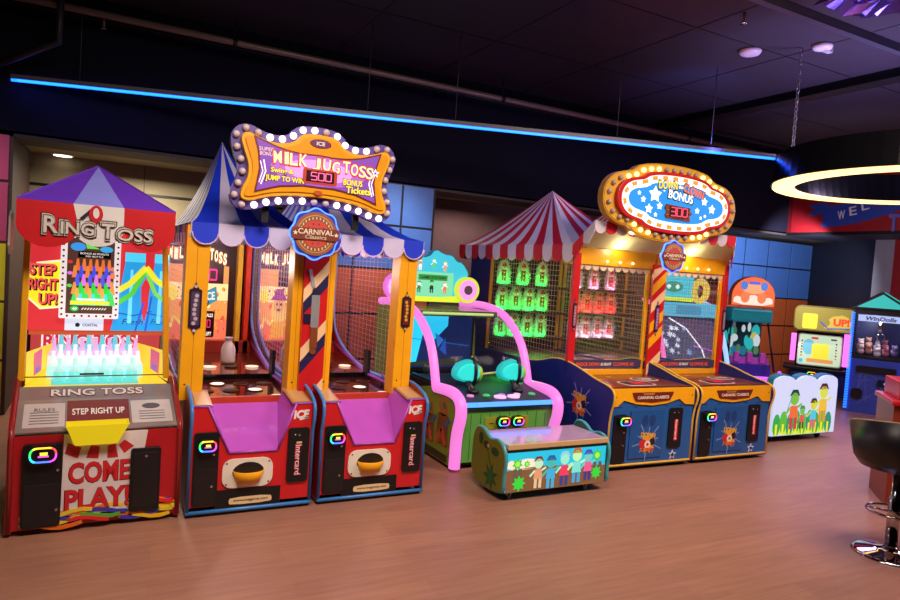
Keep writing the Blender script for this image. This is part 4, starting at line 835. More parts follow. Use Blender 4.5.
# bench in front
bn = thing('bench', 'green lit bench with cartoon garden picture on its front, before the shooting game', 'bench', (2.48, 3.80, 0)); W = .95
ep = smooth([(-.03, .05), (-.01, .18), (-.035, .31), (.01, .395), (.09, .42), (.15, .40), (.20, .40), (.28, .455), (.37, .45), (.41, .39), (.42, .30), (.42, .05)], 2)
for i, a in enumerate((0, W-.03)):
    b = MB(); b.prism(ep, a, a+.03, mat((110, 110, 28), .5) if i == 0 else mat((34, 84, 60), .5), 'yz'); e = b.build('end_panel', bn)
    t = MB(); t.tube([(a+.015, p[0], p[1]) for p in ep], .013, mat((70, 160, 170), .35), 8, closed=True); t.build('edge_trim', e)
    if i == 0:
        t = MB(plane_x(0)); DG = mat((24, 70, 28), .5)
        t.star(-.14, .14, .10, 0, DG, 7, .45, a=.2); t.disc(-.14, .14, .05, -.002, mat((30, 90, 36), .5)); t.stroke([(-.14, .2), (-.20, .32), (-.17, .36)], .008, 0, DG); t.art(ell(-.10, .33, .05, .03), 0, DG); t.art(ell(-.22, .35, .04, .028), 0, DG); t.art(ell(-.30, .38, .03, .045), 0, DG); t.disc(-.19, .35, .014, -.003, mat((200, 150, 120), .5)); t.build('leaf_print', e)
m = MB(); m.box(.03, W-.03, -.01, .40, .375, .405, mat((196, 160, 196), .15, coat=.7)); m.box(.03, W-.03, -.025, -.01, .37, .408, mat((206, 170, 120), .4)); m.build('seat', bn, bevel=.004)
m = MB(); m.box(.03, W-.03, .02, .38, .05, .37, mat((40, 60, 40), .5)); m.box(.03, W-.03, -.005, .02, .34, .37, mat((30, 80, 60), .5)); m.build('body', bn)
m = MB(); y = .0; m.rect(.035, W-.035, .065, .345, y, glow((36, 190, 224), .85), .01)
m.art([(.035, .065), (W-.035, .065), (W-.035, .20), (.6, .22), (.3, .24), (.035, .22)], y-.010, glow((140, 96, 60), .6)); m.art(smooth([(.035, .22), (.3, .22), (.3, .28), (.22, .30), (.14, .29), (.035, .29)], 1), y-.0105, glow((240, 225, 200), .9), .0015)
for x_ in (.09, .13, .75, .80, .85): m.rect(x_, x_+.03, .12, .23, y-.012, glow((110, 96, 80), .6), .001)
for x_, z_, r_ in ((.14, .125, .058), (.83, .15, .052)): m.star(x_, z_, r_, y-.014, glow((50, 205, 60), .9), 8, .6)
for x_, z_, r_ in ((.12, .265, .045), (.83, .28, .05), (.20, .26, .028)): m.star(x_, z_, r_, y-.014, glow((60, 190, 60), .9), 7, .6); m.disc(x_, z_, r_*.45, y-.016, glow((160, 230, 90), .9), .001)
GL[0] = .85
for k, (u, z, h, s_, t_, l_, ht) in enumerate(((.30, .08, .22, (190, 230, 190), (220, 150, 110), (220, 190, 150), (110, 50, 50)), (.41, .07, .23, (70, 180, 170), (60, 170, 220), (60, 170, 220), (40, 90, 150)), (.53, .08, .24, (150, 230, 200), (230, 60, 90), (60, 60, 130), (150, 200, 220)), (.64, .09, .25, (190, 240, 170), (120, 220, 210), (60, 160, 210), (170, 110, 60)), (.745, .10, .22, (110, 200, 190), (230, 90, 140), (70, 50, 130), (60, 70, 180)))): figure(m, u, z, h, y-.016-.0005*k, s_, t_, l_, ht)
GL[0] = 0
plabel(m.build('picture_panel', bn), 'lit cartoon garden picture')
for x_, y_ in ((.10, .05), (.78, .05), (.10, .34), (.78, .34)):
    m = MB(); m.lathe([(.022, -.012), (.025, -.01), (.025, .01), (.022, .012)], mat((90, 80, 80), .4), n=16); m.v = [(x_+v[2], y_+v[1], .025+v[0]) for v in m.v]; m.box(x_-.018, x_+.018, y_-.015, y_+.015, .03, .055, CHROME); m.build('castor', bn)

# ------------------------------------------------------------------ down the clown pair
DG_ = 'carnival knock-down games under the red and white tents'
dc_rot = R(-1.5)
def dc_world(x, y): c_, s_ = math.cos(dc_rot), math.sin(dc_rot); return (3.72+x*c_-y*s_, 4.15+x*s_+y*c_)
def burst(m, x, z, r, y):
    for i in range(10):
        a = 2*PI*i/10+.2; rr_ = r*(1.0 if i % 2 else .72); m.stroke([(x, z), (x+rr_*math.cos(a), z+rr_*math.sin(a))], r*.05, y, mat((130, 150, 200), .5), .001)
    m.star(x, z-.1*r, r*.55, y-.001, mat((236, 160, 40), .5), 9, .6, .0015); m.disc(x-.3*r, z-.12*r, r*.24, y-.0025, mat((200, 40, 44), .5), .001, 14); m.disc(x+.3*r, z-.02*r, r*.18, y-.0025, mat((30, 26, 40), .5), .001, 14); m.disc(x, z-.15*r, r*.2, y-.003, mat((235, 215, 200), .5), .001, 14); m.disc(x+.0*r, z-.15*r, r*.08, y-.004, mat((220, 30, 40), .5), .001, 10)
    m.text('DOWN', x, z+.32*r, r*.95, r*.26, y-.003, mat((230, 170, 50), .5), .0015, .05, rot=-.1); m.text('CLOWN', x, z-.42*r, r*.8, r*.22, y-.003, mat((220, 90, 40), .5), .0015, .04, rot=-.05)
FUR = None
def clown_doll_mesh():
    m = MB(); fur = mat((190, 186, 184), .95); random.seed(11)
    n = 46
    core = [(-.045, 0), (.045, 0), (.05, .05), (.045, .16), (.03, .21), (0, .235), (-.03, .21), (-.045, .16), (-.05, .05)]
    m.prism(core, -.012, .012, fur)
    for p in walk(core, .0095)+walk(inset(core, .012), .012):
        if p[1] < .004: continue
        dx = p[0]*.9; dz = p[1]-.1 if p[1] > .15 else .015; L = math.hypot(dx, dz) or 1; l = random.uniform(.016, .028); yy = random.uniform(-.022, .01)
        m.tube([(p[0], yy, p[1]), (p[0]+dx/L*l, yy-.008, p[1]+dz/L*l)], [.0055, .001], fur, 4, cap=False)
    m.disc(0, .165, .026, -.013, mat((240, 215, 195), .5), .004, 14); m.disc(-.002, .16, .007, -.018, mat((220, 30, 30), .5), .003, 8)
    m.art([(-.026, .17), (.026, .17), (.012, .20), (0, .215), (-.012, .20)], -.018, mat((190, 30, 50), .5), .002); m.art([(-.018, .14), (.018, .14), (.026, .03), (-.022, .03)], -.013, mat((150, 40, 40), .5), .004); m.disc(0, .11, .007, -.018, mat((240, 200, 60), .5), .002, 8); m.disc(0, .07, .007, -.018, mat((240, 200, 60), .5), .002, 8)
    return m
doll_me = [None]
def down_clown(lx, label, light_cols):
    wx, wy = dc_world(lx, 0); o = thing('down_the_clown_game', label, 'arcade game', (wx, wy, 0), dc_rot, DG_); W = .955
    top = smooth([(.0, .40), (-.01, .50), (-.045, .60), (-.035, .68), (.04, .715), (.22, .74), (.45, .80), (.66, .835), (.85, .83), (1.05, .77), (1.25, .745)], 2, False)
    prof = [(.0, .03)]+top+[(2.62, .74), (2.62, .03)]
    for i, a in enumerate((0, W-.02)):
        sp = side(o, prof, a, a+.02, NAVY, trim=([(.0, .04)]+[p for p in top], mat((230, 180, 60), .35)), tr=.010)
        if i == 0: t = MB(plane_x(a)); burst(t, -.40, .50, .19, 0); t.build('side_print', sp)
    m = MB(); m.box(.02, W-.02, .0, .03, .03, .70, BLUE)
    hd = smooth([(.02, .70), (.02, .545), (.07, .55), (.14, .60), (.28, .565), (.45, .55), (.62, .565), (.76, .60), (.83, .55), (W-.02, .545), (W-.02, .70)], 0)
    m.prism(hd, -.012, 0, YEL); m.tube([(.02, -.004, .05), (W-.02, -.004, .05)], .010, mat((230, 180, 60), .35), 8)
    for k in range(5): m.rrect(.09+.17*k, .13+.17*k, .535, .542, .003, 0, BLACK, .001)
    m.disc(.05, .63, .006, -.012, BLACK, .002, 8); m.disc(W-.05, .63, .006, -.012, BLACK, .002, 8); m.build('front_panel', o, bevel=.002)
    m = MB(); m.art([(.22, .665), (.68, .665), (.66, .625), (.64, .595), (.45, .58), (.26, .595), (.24, .625)], -.012, mat((110, 36, 26), .4), .008); m.text("ROCKIN'", .40, .652, .12, .018, -.020, mat((230, 150, 50), .5), .001, .03); m.text('CARNIVAL CLASSICS', .45, .622, .35, .026, -.020, mat((235, 215, 195), .5), .0015, .03); m.build('name_board', o)
    m = MB(); m.rrect(.23, .60, .10, .51, .01, 0, mat((26, 84, 150), .35), .010); burst(m, .43, .24, .17, -.010); m.art(ell(.39, .42, .035, .05), -.010, mat((20, 60, 120), .5), .001); m.art(ell(.47, .42, .035, .05), -.010, mat((20, 60, 120), .5), .001); m.build('access_door', o, bevel=.002)
    m = MB(); m.rrect(.05, .19, .07, .48, .02, 0, BLACK, .014); lock(m, .155, .22, -.014); lock(m, .155, .33, -.014); dd = m.build('coin_door', o, bevel=.0015); led_reader(dd, .145, .43, -.014, .13, .085)
    m = MB(); m.rrect(.66, .81, .17, .52, .018, 0, BLACK, .014); lock(m, .76, .475, -.014); m.disc(.71, .48, .004, -.014, WHITE); m.rect(.722, .762, .235, .42, -.0142, mat((214, 40, 56), .5), .001); m.text('Intercard', .742, .33, .17, .024, -.0155, mat((245, 225, 225), .5), .001, .02, rot=-PI/2); m.build('ticket_door', o, bevel=.0015)
    m = MB(); m.star(.735, .105, .045, 0, mat((225, 225, 235), .5), t=.004); m.star(.735, .105, .028, -.004, mat((40, 40, 90), .5), t=.002); m.build('star_sticker', o)
    # playfield
    WD = mat((120, 50, 26), .3, coat=.3); m = MB(); m.box(.02, W-.02, -.005, .68, .675, .70, WD)
    FT = Matrix(((1, 0, 0, 0), (0, 0, 1, 0), (0, -1, 0, .70), (0, 0, 0, 1)))
    m.xf = FT
    m.rrect(.28, .62, .10, .30, .06, 0, mat((225, 190, 190), .4)); m.rrect(.30, .60, .12, .28, .05, -.002, mat((20, 16, 20), .4)); m.rect(.38, .54, .155, .24, -.004, mat((214, 30, 70), .4)); m.rrect(.56, .84, .30, .46, .06, 0, mat((225, 190, 190), .4)); m.rrect(.58, .82, .32, .44, .05, -.002, mat((90, 60, 60), .4)); m.text('3 BALLS', .70, .38, .16, .05, -.004, WHITE, .001, .03)
    for x_, z_ in ((.10, .15), (.22, .40), (.40, .52)): m.disc(x_, z_, .03, 0, mat((210, 150, 100), .4), rz=.02)
    m.stroke([(.05, .45), (.25, .52)], .02, 0, mat((200, 150, 110), .4)); m.stroke([(.05, .05), (.84, .05)], .008, 0, mat((90, 36, 20), .4)); m.build('play_deck', o)
    # cage
    y0, y1, zb, zt = .66, 2.16, .70, 1.80
    m = MB(); m.box(.0, W, y0-.02, y0+.02, .70, .75, GOLD); m.box(0, W, y0-.03, y0+.03, zt-.08, zt+.075, GOLD); m.box(.06, .085, y0-.01, y0+.02, .75, zt, GOLD); m.box(W-.07, W-.03, y0-.01, y0+.02, .75, zt, GOLD)
    m.box(.0, .03, y0, y1, zt-.05, zt, GOLD); m.box(W-.03, W, y0, y1, zt-.05, zt, GOLD); m.box(.0, .03, y1-.03, y1, .74, zt, GOLD); m.box(W-.03, W, y1-.03, y1, .74, zt, GOLD); m.build('cage_frame', o, bevel=.003)
    m = MB(); BW = mat((190, 160, 136), .5, .2); sp_ = .048
    for X in (.015, W-.015): m = MB(); net(m, [(y0, .76), (y1, .76), (y1, zt), (y0, zt)], sp_, BW, lambda u, v, X=X: (X, u, v), .0020); m.build('side_netting', o)
    m = MB(); net(m, [(.085, .76), (W-.07, .76), (W-.07, zt-.08), (.085, zt-.08)], .028, mat((110, 90, 90), .4, .4), lambda u, v: (u, y0, v), .0010); m.build('front_netting', o)
    if lx < .5: m = MB(); m.box(.0, .07, y0-.04, y0, .70, zt+.02, RED); p = m.build('front_post', o, bevel=.004)
    if lx < .5: plaque(o, .035, 1.25, y0-.04, .30, .04, (150, 110, 120), (190, 170, 190))
    if lx < .5:
        pw = dc_world(W+.035, y0-.06); pl_ = thing('striped_pillar', 'red panel with yellow and cream diagonal stripes between the two clown games', 'pillar', (pw[0], pw[1], .70), dc_rot); PO = (W+.035, y0-.06, .70)
        m = MB(); m.box(W-.045, W+.115, y0-.07, y0-.045, .70, zt-.03, RED); CR = mat((240, 200, 150), .5)
        for z0, c_ in ((.70, CR), (.95, YEL), (1.10, YEL), (1.30, CR), (1.47, YEL), (1.62, CR)): m.art([(W-.045, z0), (W+.115, z0+.14), (W+.115, min(zt-.03, z0+.24)), (W-.045, min(zt-.03, z0+.10))], y0-.07, c_, .002)
        m.v = [(v[0]-PO[0], v[1]-PO[1], v[2]-PO[2]) for v in m.v]; m.build('striped_panel', pl_); plaque(pl_, -.005, .55, -.012, .34, .05, (150, 90, 150), (190, 170, 210))
    else:
        m = MB(); m.box(W-.045, W+.01, y0-.04, y0, .70, zt+.02, RED); m.build('front_post', o, bevel=.004); plaque(o, W-.018, 1.25, y0-.04, .30, .04, (150, 110, 120), (190, 170, 190))
    m = MB(); m.rect(.09, W-.07, .765, .84, y0-.012, mat((70, 60, 96), .3), .006)
    m.text('KNOCK DOWN', .25, .80, .27, .036, y0-.018, mat((230, 90, 60), .5), .0015, .04); m.text('AS MANY', .46, .80, .13, .030, y0-.018, WHITE, .0015, .03); m.text('CLOWNS AS', .67, .80, .25, .036, y0-.018, mat((230, 90, 60), .5), .0015, .04); m.build('slogan_strip', o)
    m = MB(); CRM = mat((226, 200, 170), .6)
    for k in range(10): x_ = .04+W*.92*(k+.5)/10; m.prism(ell(x_, zt-.08, .041, .05, 10, PI, 2*PI)+[(x_+.041, zt-.08)], y0-.012, y0-.004, CRM)
    m.build('inner_valance', o)
    m = MB(); m.box(.03, W-.03, y0, y1, .70, .735, mat((90, 66, 54), .6)); m.box(.0, W, y1, 2.62, .74, 1.86, mat((18, 30, 96), .5)); m.rect(.03, W-.03, .76, 1.78, y1, mat((34, 24, 30), .6), .01); m.build('back_box', o)
    # shelves, dolls, lamps
    for r_, (z_, n_) in enumerate(((.90, 4), (1.19, 4), (1.47, 3))):
        m = MB(); m.box(.05, W-.05, 1.92, 2.15, z_-.03, z_, mat((60, 40, 36), .5)); m.build('doll_shelf', o)
        for k in range(n_):
            x_ = .085+k*(.175 if n_ == 4 else .25)
            if doll_me[0] is None: q = clown_doll_mesh().build('clown_doll', o); doll_me[0] = q.data
            else: q = bpy.data.objects.new('clown_doll', doll_me[0]); C.objects.link(q); q.parent = o
            q.location = (x_, 2.02, z_); q.scale = (1.35, 1.35, 1.12)
            L = lamp('doll_light', 'POINT', (x_, 1.945, z_+.025), 1.5*light_cols[r_][1], light_cols[r_][0], .02); L.parent = o
            u = MB(); u.lathe([(.014, 0), (.014, .012), (.010, .016)], glow(tuple(int(255*v**.45) for v in light_cols[r_][0]), 1.2), (x_, 1.955, z_), 10); u.build('footlight', o)
    tent(o, -.014, W+.014, .64, 2.92, 1.89, (.38, 1.62, 2.49), 6, 14, mat((206, 16, 34), .6), mat((226, 218, 226), .6), .165, 1.25, None, start=1, ns_start=0, skip='fr' if lx < .5 else 'fl')
    return o
d1 = down_clown(0, 'blue and yellow clown knock-down game with green-lit dolls, right of the shooting game', [((.0, 1, .10), 1.3), ((.0, 1, .08), 1.5), ((.0, 1, .08), 1.5)])
d2 = down_clown(.985, 'blue and yellow clown knock-down game with pink and red-lit dolls, beside the pirate bench', [((1, .55, .85), 1.0), ((1, .02, .04), 1.3), ((1, .45, .8), .9)])
for dd_ in (d1, d2): L = lamp('cage_light', 'POINT', (.45, 1.1, 1.70), 4, (1, .74, .48), .06); L.parent = dd_
# little warm bulbs under the front beam
for dd_ in (d1, d2):
    for x_ in (.35, .50, .65): m = MB(); m.ball((x_, .60, 1.76), .012, led((255, 220, 150), 5)); m.build('beam_bulb', dd_)

# awning + sign across the pair
sx_, sy_ = dc_world(.765, .27)
aw = thing('awning', 'red and white scalloped awning with cream underside, below the DOWN CLOWN sign', 'awning', (*dc_world(.955, .615), 1.885), dc_rot)
m = MB(); n_ = 14; h0, h1 = 1.0, .86; CRU = mat((222, 214, 160), .7)
fy, fz = -.24, .215
for k in range(n_):
    a0, a1 = -1+2*k/n_, -1+2*(k+1)/n_; c_ = mat((206, 16, 34), .6) if k % 2 else mat((206, 196, 206), .6)
    def zt_(u): return fz
    m.add([(a0*h0, 0, 0), (a1*h0, 0, 0), (a1*h1-.10, fy, fz), (a0*h1-.10, fy, fz)], [(0, 1, 2, 3)], c_)
    m.add([(a0*h0, 0, -.008), (a1*h0, 0, -.008), (a1*h1-.10, fy, fz-.008), (a0*h1-.10, fy, fz-.008)], [(0, 1, 2, 3)], CRU)
r = m.build('canopy', aw)
for q in (-.5, .4): L = lamp('awning_light', 'POINT', (q, -.10, -.02), 1.6, (1, .92, .66), .03); L.parent = aw
m = MB()
for k in range(n_):
    a0, a1 = (-1+2*k/n_)*h1-.10, (-1+2*(k+1)/n_)*h1-.10; c_ = mat((206, 16, 34), .6) if k % 2 else mat((206, 196, 206), .6)
    m.prism([(a0, fz)]+[((a0+a1)/2-(a1-a0)/2*math.cos(PI*q/8), fz-.05-.06*math.sin(PI*q/8)) for q in range(9)]+[(a1, fz)], fy-.006, fy+.006, c_)
for sgn in (-1, 1):
    X = sgn*(h0+h1)/2
    for k in range(2):
        ya, yb = fy*(1-k/2), fy*(1-(k+1)/2); za, zb_ = fz*(1-k/2), fz*(1-(k+1)/2); c_ = mat((206, 16, 34), .6) if k else mat((206, 196, 206), .6)
        xa_ = sgn*h0+((sgn*h1-.10)-sgn*h0)*(1-k/2); xb_ = sgn*h0+((sgn*h1-.10)-sgn*h0)*(1-(k+1)/2); vv = [(xa_, ya, za), (xb_, yb, zb_), (xb_, yb, zb_-.09), ((xa_+xb_)/2, (ya+yb)/2, (za+zb_)/2-.15), (xa_, ya, za-.09)]; m.add(vv+[(p_[0]+.01, p_[1], p_[2]) for p_ in vv], [(0, 1, 2, 3, 4), (5, 6, 7, 8, 9)]+[(q, (q+1) % 5, 5+(q+1) % 5, 5+q) for q in range(5)], c_)
m.build('valance', aw)

o = thing('marquee_sign', 'oval DOWN CLOWN BONUS sign ringed with yellow bulbs over the red tents', 'sign', (sx_, sy_, 2.31), dc_rot)
def lobed(rx, rz):
    Q = [(0, 1.03), (.20, 1.02), (.42, .97), (.56, .88), (.62, .74), (.72, .70), (.86, .62), (.97, .42), (1.02, .15), (1.02, 0)]
    P = Q+[(p[0], -p[1]) for p in reversed(Q[:-1])]; P = P+[(-p[0], p[1]) for p in reversed(P[1:-1])]
    P = smooth([(p[0]*rx, p[1]*rz) for p in P], 2)
    return walk(P, sum(math.dist(P[i], P[i-1]) for i in range(len(P)))/96)
ob = lobed(.775, .335)
m = MB(); m.prism(ob, 0, .07, mat((196, 140, 30), .35)); m.prism(inset(ob, .012), -.006, 0, mat((214, 160, 50), .35)); m.build('bulb_board', o)
m = MB(); m.prism(lobed(.66, .262), -.05, -.006, mat((190, 14, 26), .35)); m.build('red_ring', o, bevel=.004)
m = MB(); base = lobed(.615, .232); m.prism(base, -.056, -.05, glow((255, 246, 236), 1.25))
bi = inset(base, .040)
for i in range(0, 96, 4): m.art([inset(base, .006)[i], inset(base, .006)[(i+2) % 96], bi[(i+2) % 96], bi[i]], -.056, glow((250, 140, 50), 1.1), .001)
m.art(inset(base, .048), -.0575, glow((255, 250, 245), 1.3), .001); m.art(inset(base, .066), -.0585, glow((24, 140, 226), .95), .001)
for x, z, r_ in ((-.27, .055, .075), (-.33, -.075, .045), (-.21, -.04, .035), (-.40, .0, .03), (-.45, .05, .022), (.32, .05, .04), (.42, -.01, .045), (.24, -.04, .03), (.34, -.08, .018), (-.10, -.10, .02), (-.25, -.12, .022), (.29, -.10, .018), (-.17, .10, .012)): m.star(x, z, r_, -.0595, glow((250, 252, 255), 1.3), q=.55)
for tx, x, z, w_, h_, c_, rt2 in (('DOWN', -.13, .150, .22, .075, (250, 215, 40), .05), ('the', .02, .150, .06, .035, (250, 235, 220), 0), ('CLOWN', .18, .125, .26, .078, (245, 110, 50), -.22), ('BONUS', .03, .065, .30, .082, (250, 250, 245), -.10)):
    m.text(tx, x, z, w_*1.06, h_*1.25, -.0605, mat((30, 40, 90), .4), .001, .05, rot=rt2); m.text(tx, x, z, w_*.98, h_*.94, -.0615, glow(c_, 1.1), .002, .02, rot=rt2)
plabel(m.build('sign_face', o), 'blue lit face with DOWN the CLOWN BONUS')
m = MB(); WDB = mat((120, 56, 30), .4); m.art([(-.14, -.015), (.15, -.03), (.14, -.05), (.17, -.08), (.14, -.10), (.15, -.15), (-.13, -.14), (-.15, -.11), (-.13, -.08), (-.16, -.05)], -.061, WDB, .012); m.rect(-.14, .15, -.067, -.063, -.073, mat((200, 120, 60), .4), .001); m.rect(-.14, .15, -.108, -.104, -.073, mat((200, 120, 60), .4), .001); m.rect(-.105, .125, -.122, -.028, -.0735, mat((40, 10, 14), .4), .001); m.digits('300', .01, -.075, .19, .072, -.076, glow((255, 70, 96), 1.5)); m.text('TICKETS', 0, -.127, .13, .018, -.074, mat((60, 26, 14), .5), .001, .02); m.build('score_display', o)
lit_set = lambda x, z: (z > .15 and (-.55 < x < -.2)) or (z > .12 and .28 < x < .62) or (z < -.2 and (-.5 < x < -.25 or .22 < x < .6))
marquee_bulbs(o, inset(ob, .05), -.006, .088, lit_set, .022, (255, 236, 140), (176, 150, 140))
for q in (-.40, .40): MB().box(q-.02, q+.02, .07, .10, -.20, .1, BLACK).build('sign_bracket', o)
medallion(o, .02, -.47, -.02, .135)

# ------------------------------------------------------------------ games behind and to the right
g2 = thing('water_shooting_game', 'blue arcade game with star patterned side, seen through the netting of the clown game', 'arcade game', (6.35, 6.15, 0), R(-12)); W = .95
lp = smooth([(.0, .03), (-.02, .50), (.05, .75), (.20, 1.05), (.30, 1.30), (.60, 1.36)], 2, False)
for i, a in enumerate((0, W)):
    b = MB(); b.prism(lp+[(1.0, 1.36), (1.0, .03)], a-.015, a+.015, mat((40, 44, 110), .4), 'yz'); sp = b.build('side_panel', g2)
    t = MB(); t.tube([(a, p[0]-.01, p[1]) for p in lp], .03, led((240, 110, 190) if i == 0 else (150, 190, 255), 1.2), 8); t.build('light_tube', g2)
m = MB(); m.box(.02, W-.02, .12, .14, .05, .66, mat((60, 40, 130), .4)); F3 = Matrix(((1, 0, 0, 0), (0, .45, .893*.62, .06), (0, -.6, .80, .66), (0, 0, 0, 1)))
m.add([(.03, .04, .62), (W-.03, .04, .62), (W-.03, .30, 1.16), (.03, .30, 1.16)], [(0, 1, 2, 3)], mat((36, 30, 90), .4)); m.build('front_panel', g2)
m = MB(Matrix(((1, 0, 0, 0), (0, .90, .434, .035), (0, -.434, .90, .62), (0, 0, 0, 1)))); random.seed(9)
m.art([(.05, .0), (.62, .0), (.60, .15), (.42, .42), (.20, .56), (.05, .58)], 0, glow((40, 70, 110), .6))
for k in range(16): x_, z_ = .08+random.random()*.42, .02+random.random()*.45; m.star(x_, z_, .02+random.random()*.04, -.003, glow(random.choice([(200, 220, 240), (120, 160, 220), (230, 240, 250)]), .9), 6, .45)
m.stroke([(.64, .0), (.62, .16), (.44, .44), (.21, .58)], .02, -.004, glow((240, 240, 250), 1.1)); m.stroke([(.5, .2), (.85, .12)], .015, -.004, glow((200, 90, 220), 1)); m.build('patterned_screen', g2)
m = MB(); m.box(.0, W, .24, .34, 1.17, 1.35, glow((80, 190, 225), .85)); m.rrect(.28, .66, 1.20, 1.32, .02, .238, glow((50, 150, 190), .9)); m.build('light_band', g2, bevel=.01)
m = MB(); cr = smooth([(.0, 1.37), (.0, 1.62), (.06, 1.74), (.14, 1.70), (.22, 1.82), (.32, 1.74), (.42, 1.80), (.48, 1.70), (.56, 1.70), (.52, 1.55), (.58, 1.37)], 1); m.prism(cr, .28, .36, glow((70, 205, 225), .9)); m.art(ell(.24, 1.56, .15, .07), .28, glow((40, 150, 130), .9)); m.disc(.17, 1.56, .03, .277, glow((220, 250, 240), 1)); m.disc(.30, 1.56, .03, .277, glow((220, 250, 240), 1)); m.rect(.02, .55, 1.37, 1.42, .277, glow((210, 230, 60), .95)); m.build('lit_header', g2)
m = MB(); m.tube([(.66+.10*math.cos(a), .29, 1.52+.13*math.sin(a)) for a in [2*PI*i/20 for i in range(20)]], .045, glow((230, 200, 90), .9), 8, closed=True); m.build('ring_speaker', g2)
class BON(MB):
    def build(s, *a, **k):
        s.v = [(v[0]*1.075, v[1]*1.075, 1.6+(v[2]-1.6)*1.075 if v[2] > .3 else 0) for v in s.v]; return MB.build(s, *a, **k)
bo = BON(); bo.box(8.3-.9, 8.3-.1, 6.8, 6.84, 1.0, 1.62, mat((170, 34, 30), .5)); bo.tube([(7.55, 6.78, 1.52), (7.95, 6.78, 1.50)], .03, mat((226, 206, 170), .5), 8)
for x_, z_ in ((7.54, 1.55), (7.54, 1.49), (7.97, 1.53), (7.97, 1.47)): bo.ball((x_, 6.78, z_), .042, mat((226, 206, 170), .5))
for k in range(8): bo.disc(7.5+.09*k, 1.12+.05*(k % 3), .03, 6.8, mat([(230, 150, 140), (200, 60, 60), (240, 200, 190)][k % 3], .5))
bo.box(7.66, 7.74, 6.85, 6.9, 0, 1.4, BLACK); tag(bo.build('bone_sign'), 'red board with a cartoon bone, seen through the clown game netting', 'sign')

g3 = thing('crab_game', 'arcade game with orange crab-like header and turquoise hood, beside the tiled wall', 'arcade game', (7.52, 6.15, 0), R(-28)); W = .74
m = MB(); hd = [(.0, 1.36)]+[(.37-.37*math.cos(PI*k/14), 1.50+.27*math.sin(PI*k/14)) for k in range(15)]+[(.74, 1.36)]
m.prism(hd, .05, .16, mat((200, 90, 50), .4)); m.art(inset(hd, .01), .05, glow((240, 110, 60), .95)); m.art(smooth([(.03, 1.38), (.71, 1.38), (.69, 1.50), (.5, 1.47), (.37, 1.53), (.22, 1.47), (.05, 1.50)], 1), .048, glow((250, 225, 205), 1)); m.disc(.23, 1.48, .075, .045, glow((235, 130, 80), .95)); m.disc(.51, 1.48, .075, .045, glow((235, 130, 80), .95)); m.art(ell(.37, 1.60, .20, .07), .045, glow((245, 170, 120), .95)); m.disc(.20, 1.64, .06, .042, glow((80, 130, 220), .9)); m.disc(.54, 1.64, .06, .042, glow((80, 130, 220), .9)); m.rect(.28, .46, 1.66, 1.70, .042, glow((90, 110, 220), .9)); m.build('lit_header', g3)
m = MB(); m.box(.02, .72, .02, .5, 1.14, 1.33, mat((30, 180, 176), .4)); m.build('hood', g3, bevel=.03)
m = MB(); m.box(.02, .70, .34, .38, .60, 1.14, mat((30, 90, 100), .4)); random.seed(4)
for k in range(22): m.art(ell(.08+random.random()*.56, .66+random.random()*.42, .03+random.random()*.05, .05+random.random()*.06, 9), .34-.0006*k, glow(random.choice([(40, 190, 190), (210, 225, 225), (90, 110, 120), (30, 120, 150), (200, 190, 90), (70, 130, 90)]), .7), .001)
m.build('screen', g3)
m = MB(); m.tube([(.64, .02, 1.15), (.74, -.12, .50)], .016, BLACK, 8); m.tube([(.02, .02, 1.15), (-.05, -.12, .50)], .016, BLACK, 8); m.build('strut', g3)
m = MB(); m.box(.0, .74, .0, .6, .0, .58, mat((60, 50, 150), .4)); m.box(-.04, .80, -.22, .05, .30, .40, mat((50, 50, 190), .35)); m.tube([(-.04, -.24, .42), (.80, -.24, .42), (.84, -.10, .50)], .03, led((210, 90, 240), 1.2), 8); m.box(.05, .70, .0, .2, .58, .66, mat((200, 90, 200), .4)); m.build('base_cabinet', g3, bevel=.01)
for k in range(3): MB().box(.10+.22*k, .19+.22*k, -.03, .02, .60, .74, mat((214, 90, 200), .4)).build('pink_paddle', g3, bevel=.01)
g3.scale = (.80, .9, 1)

# pirate bench (lit panel)
pb = thing('bench', 'white lit bench with cloud-shaped top edge and cartoon pirates, on castors', 'bench', (6.20, 4.46, 0), R(-1)); W = 1.06
ct = [(.0, .06), (W, .06), (W, .60)]+[(W*(1-(k+.5)/3)+W/6*math.cos(PI*q/8), .64+.085*math.sin(PI*q/8)) for k in range(3) for q in range(1, 8)]+[(.0, .60)]
m = MB(); m.prism(ct, .03, .10, mat((40, 130, 150), .4)); m.build('back_frame', pb)
m = MB(); m.prism(inset(ct, .015), .0, .03, glow((214, 222, 252), .78)); y = 0
m.art(smooth([(.02, .08), (.98, .08), (.98, .20), (.8, .24), (.6, .20), (.4, .24), (.2, .20), (.02, .22)], 1), y, glow((196, 226, 60), .9))
for k in range(9): m.art(ell(.08+.105*k, .19+.03*(k % 2), .058, .12, 12), y-.002-.0003*k, glow([(50, 170, 80), (90, 190, 60), (40, 150, 110)][k % 3], .8)); m.rect(.06+.105*k, .09+.105*k, .08, .20, y-.006, glow((230, 226, 50), .9), .001)
GL[0] = .85
for k, (u, z, h, s_, t_, l_, ht) in enumerate(((.33, .16, .34, (120, 190, 60), (230, 110, 60), (200, 60, 60), (30, 60, 60)), (.47, .16, .20, (110, 190, 90), (220, 90, 80), (90, 60, 50), (60, 130, 80)), (.65, .16, .26, (210, 210, 60), (80, 200, 220), (230, 100, 120), (60, 40, 40)), (.80, .22, .34, (210, 220, 80), (230, 190, 60), (220, 150, 60), (80, 30, 50)))): figure(m, u, z-.02, h*1.2, y-.008-.001*k, s_, t_, l_, ht)
GL[0] = 0
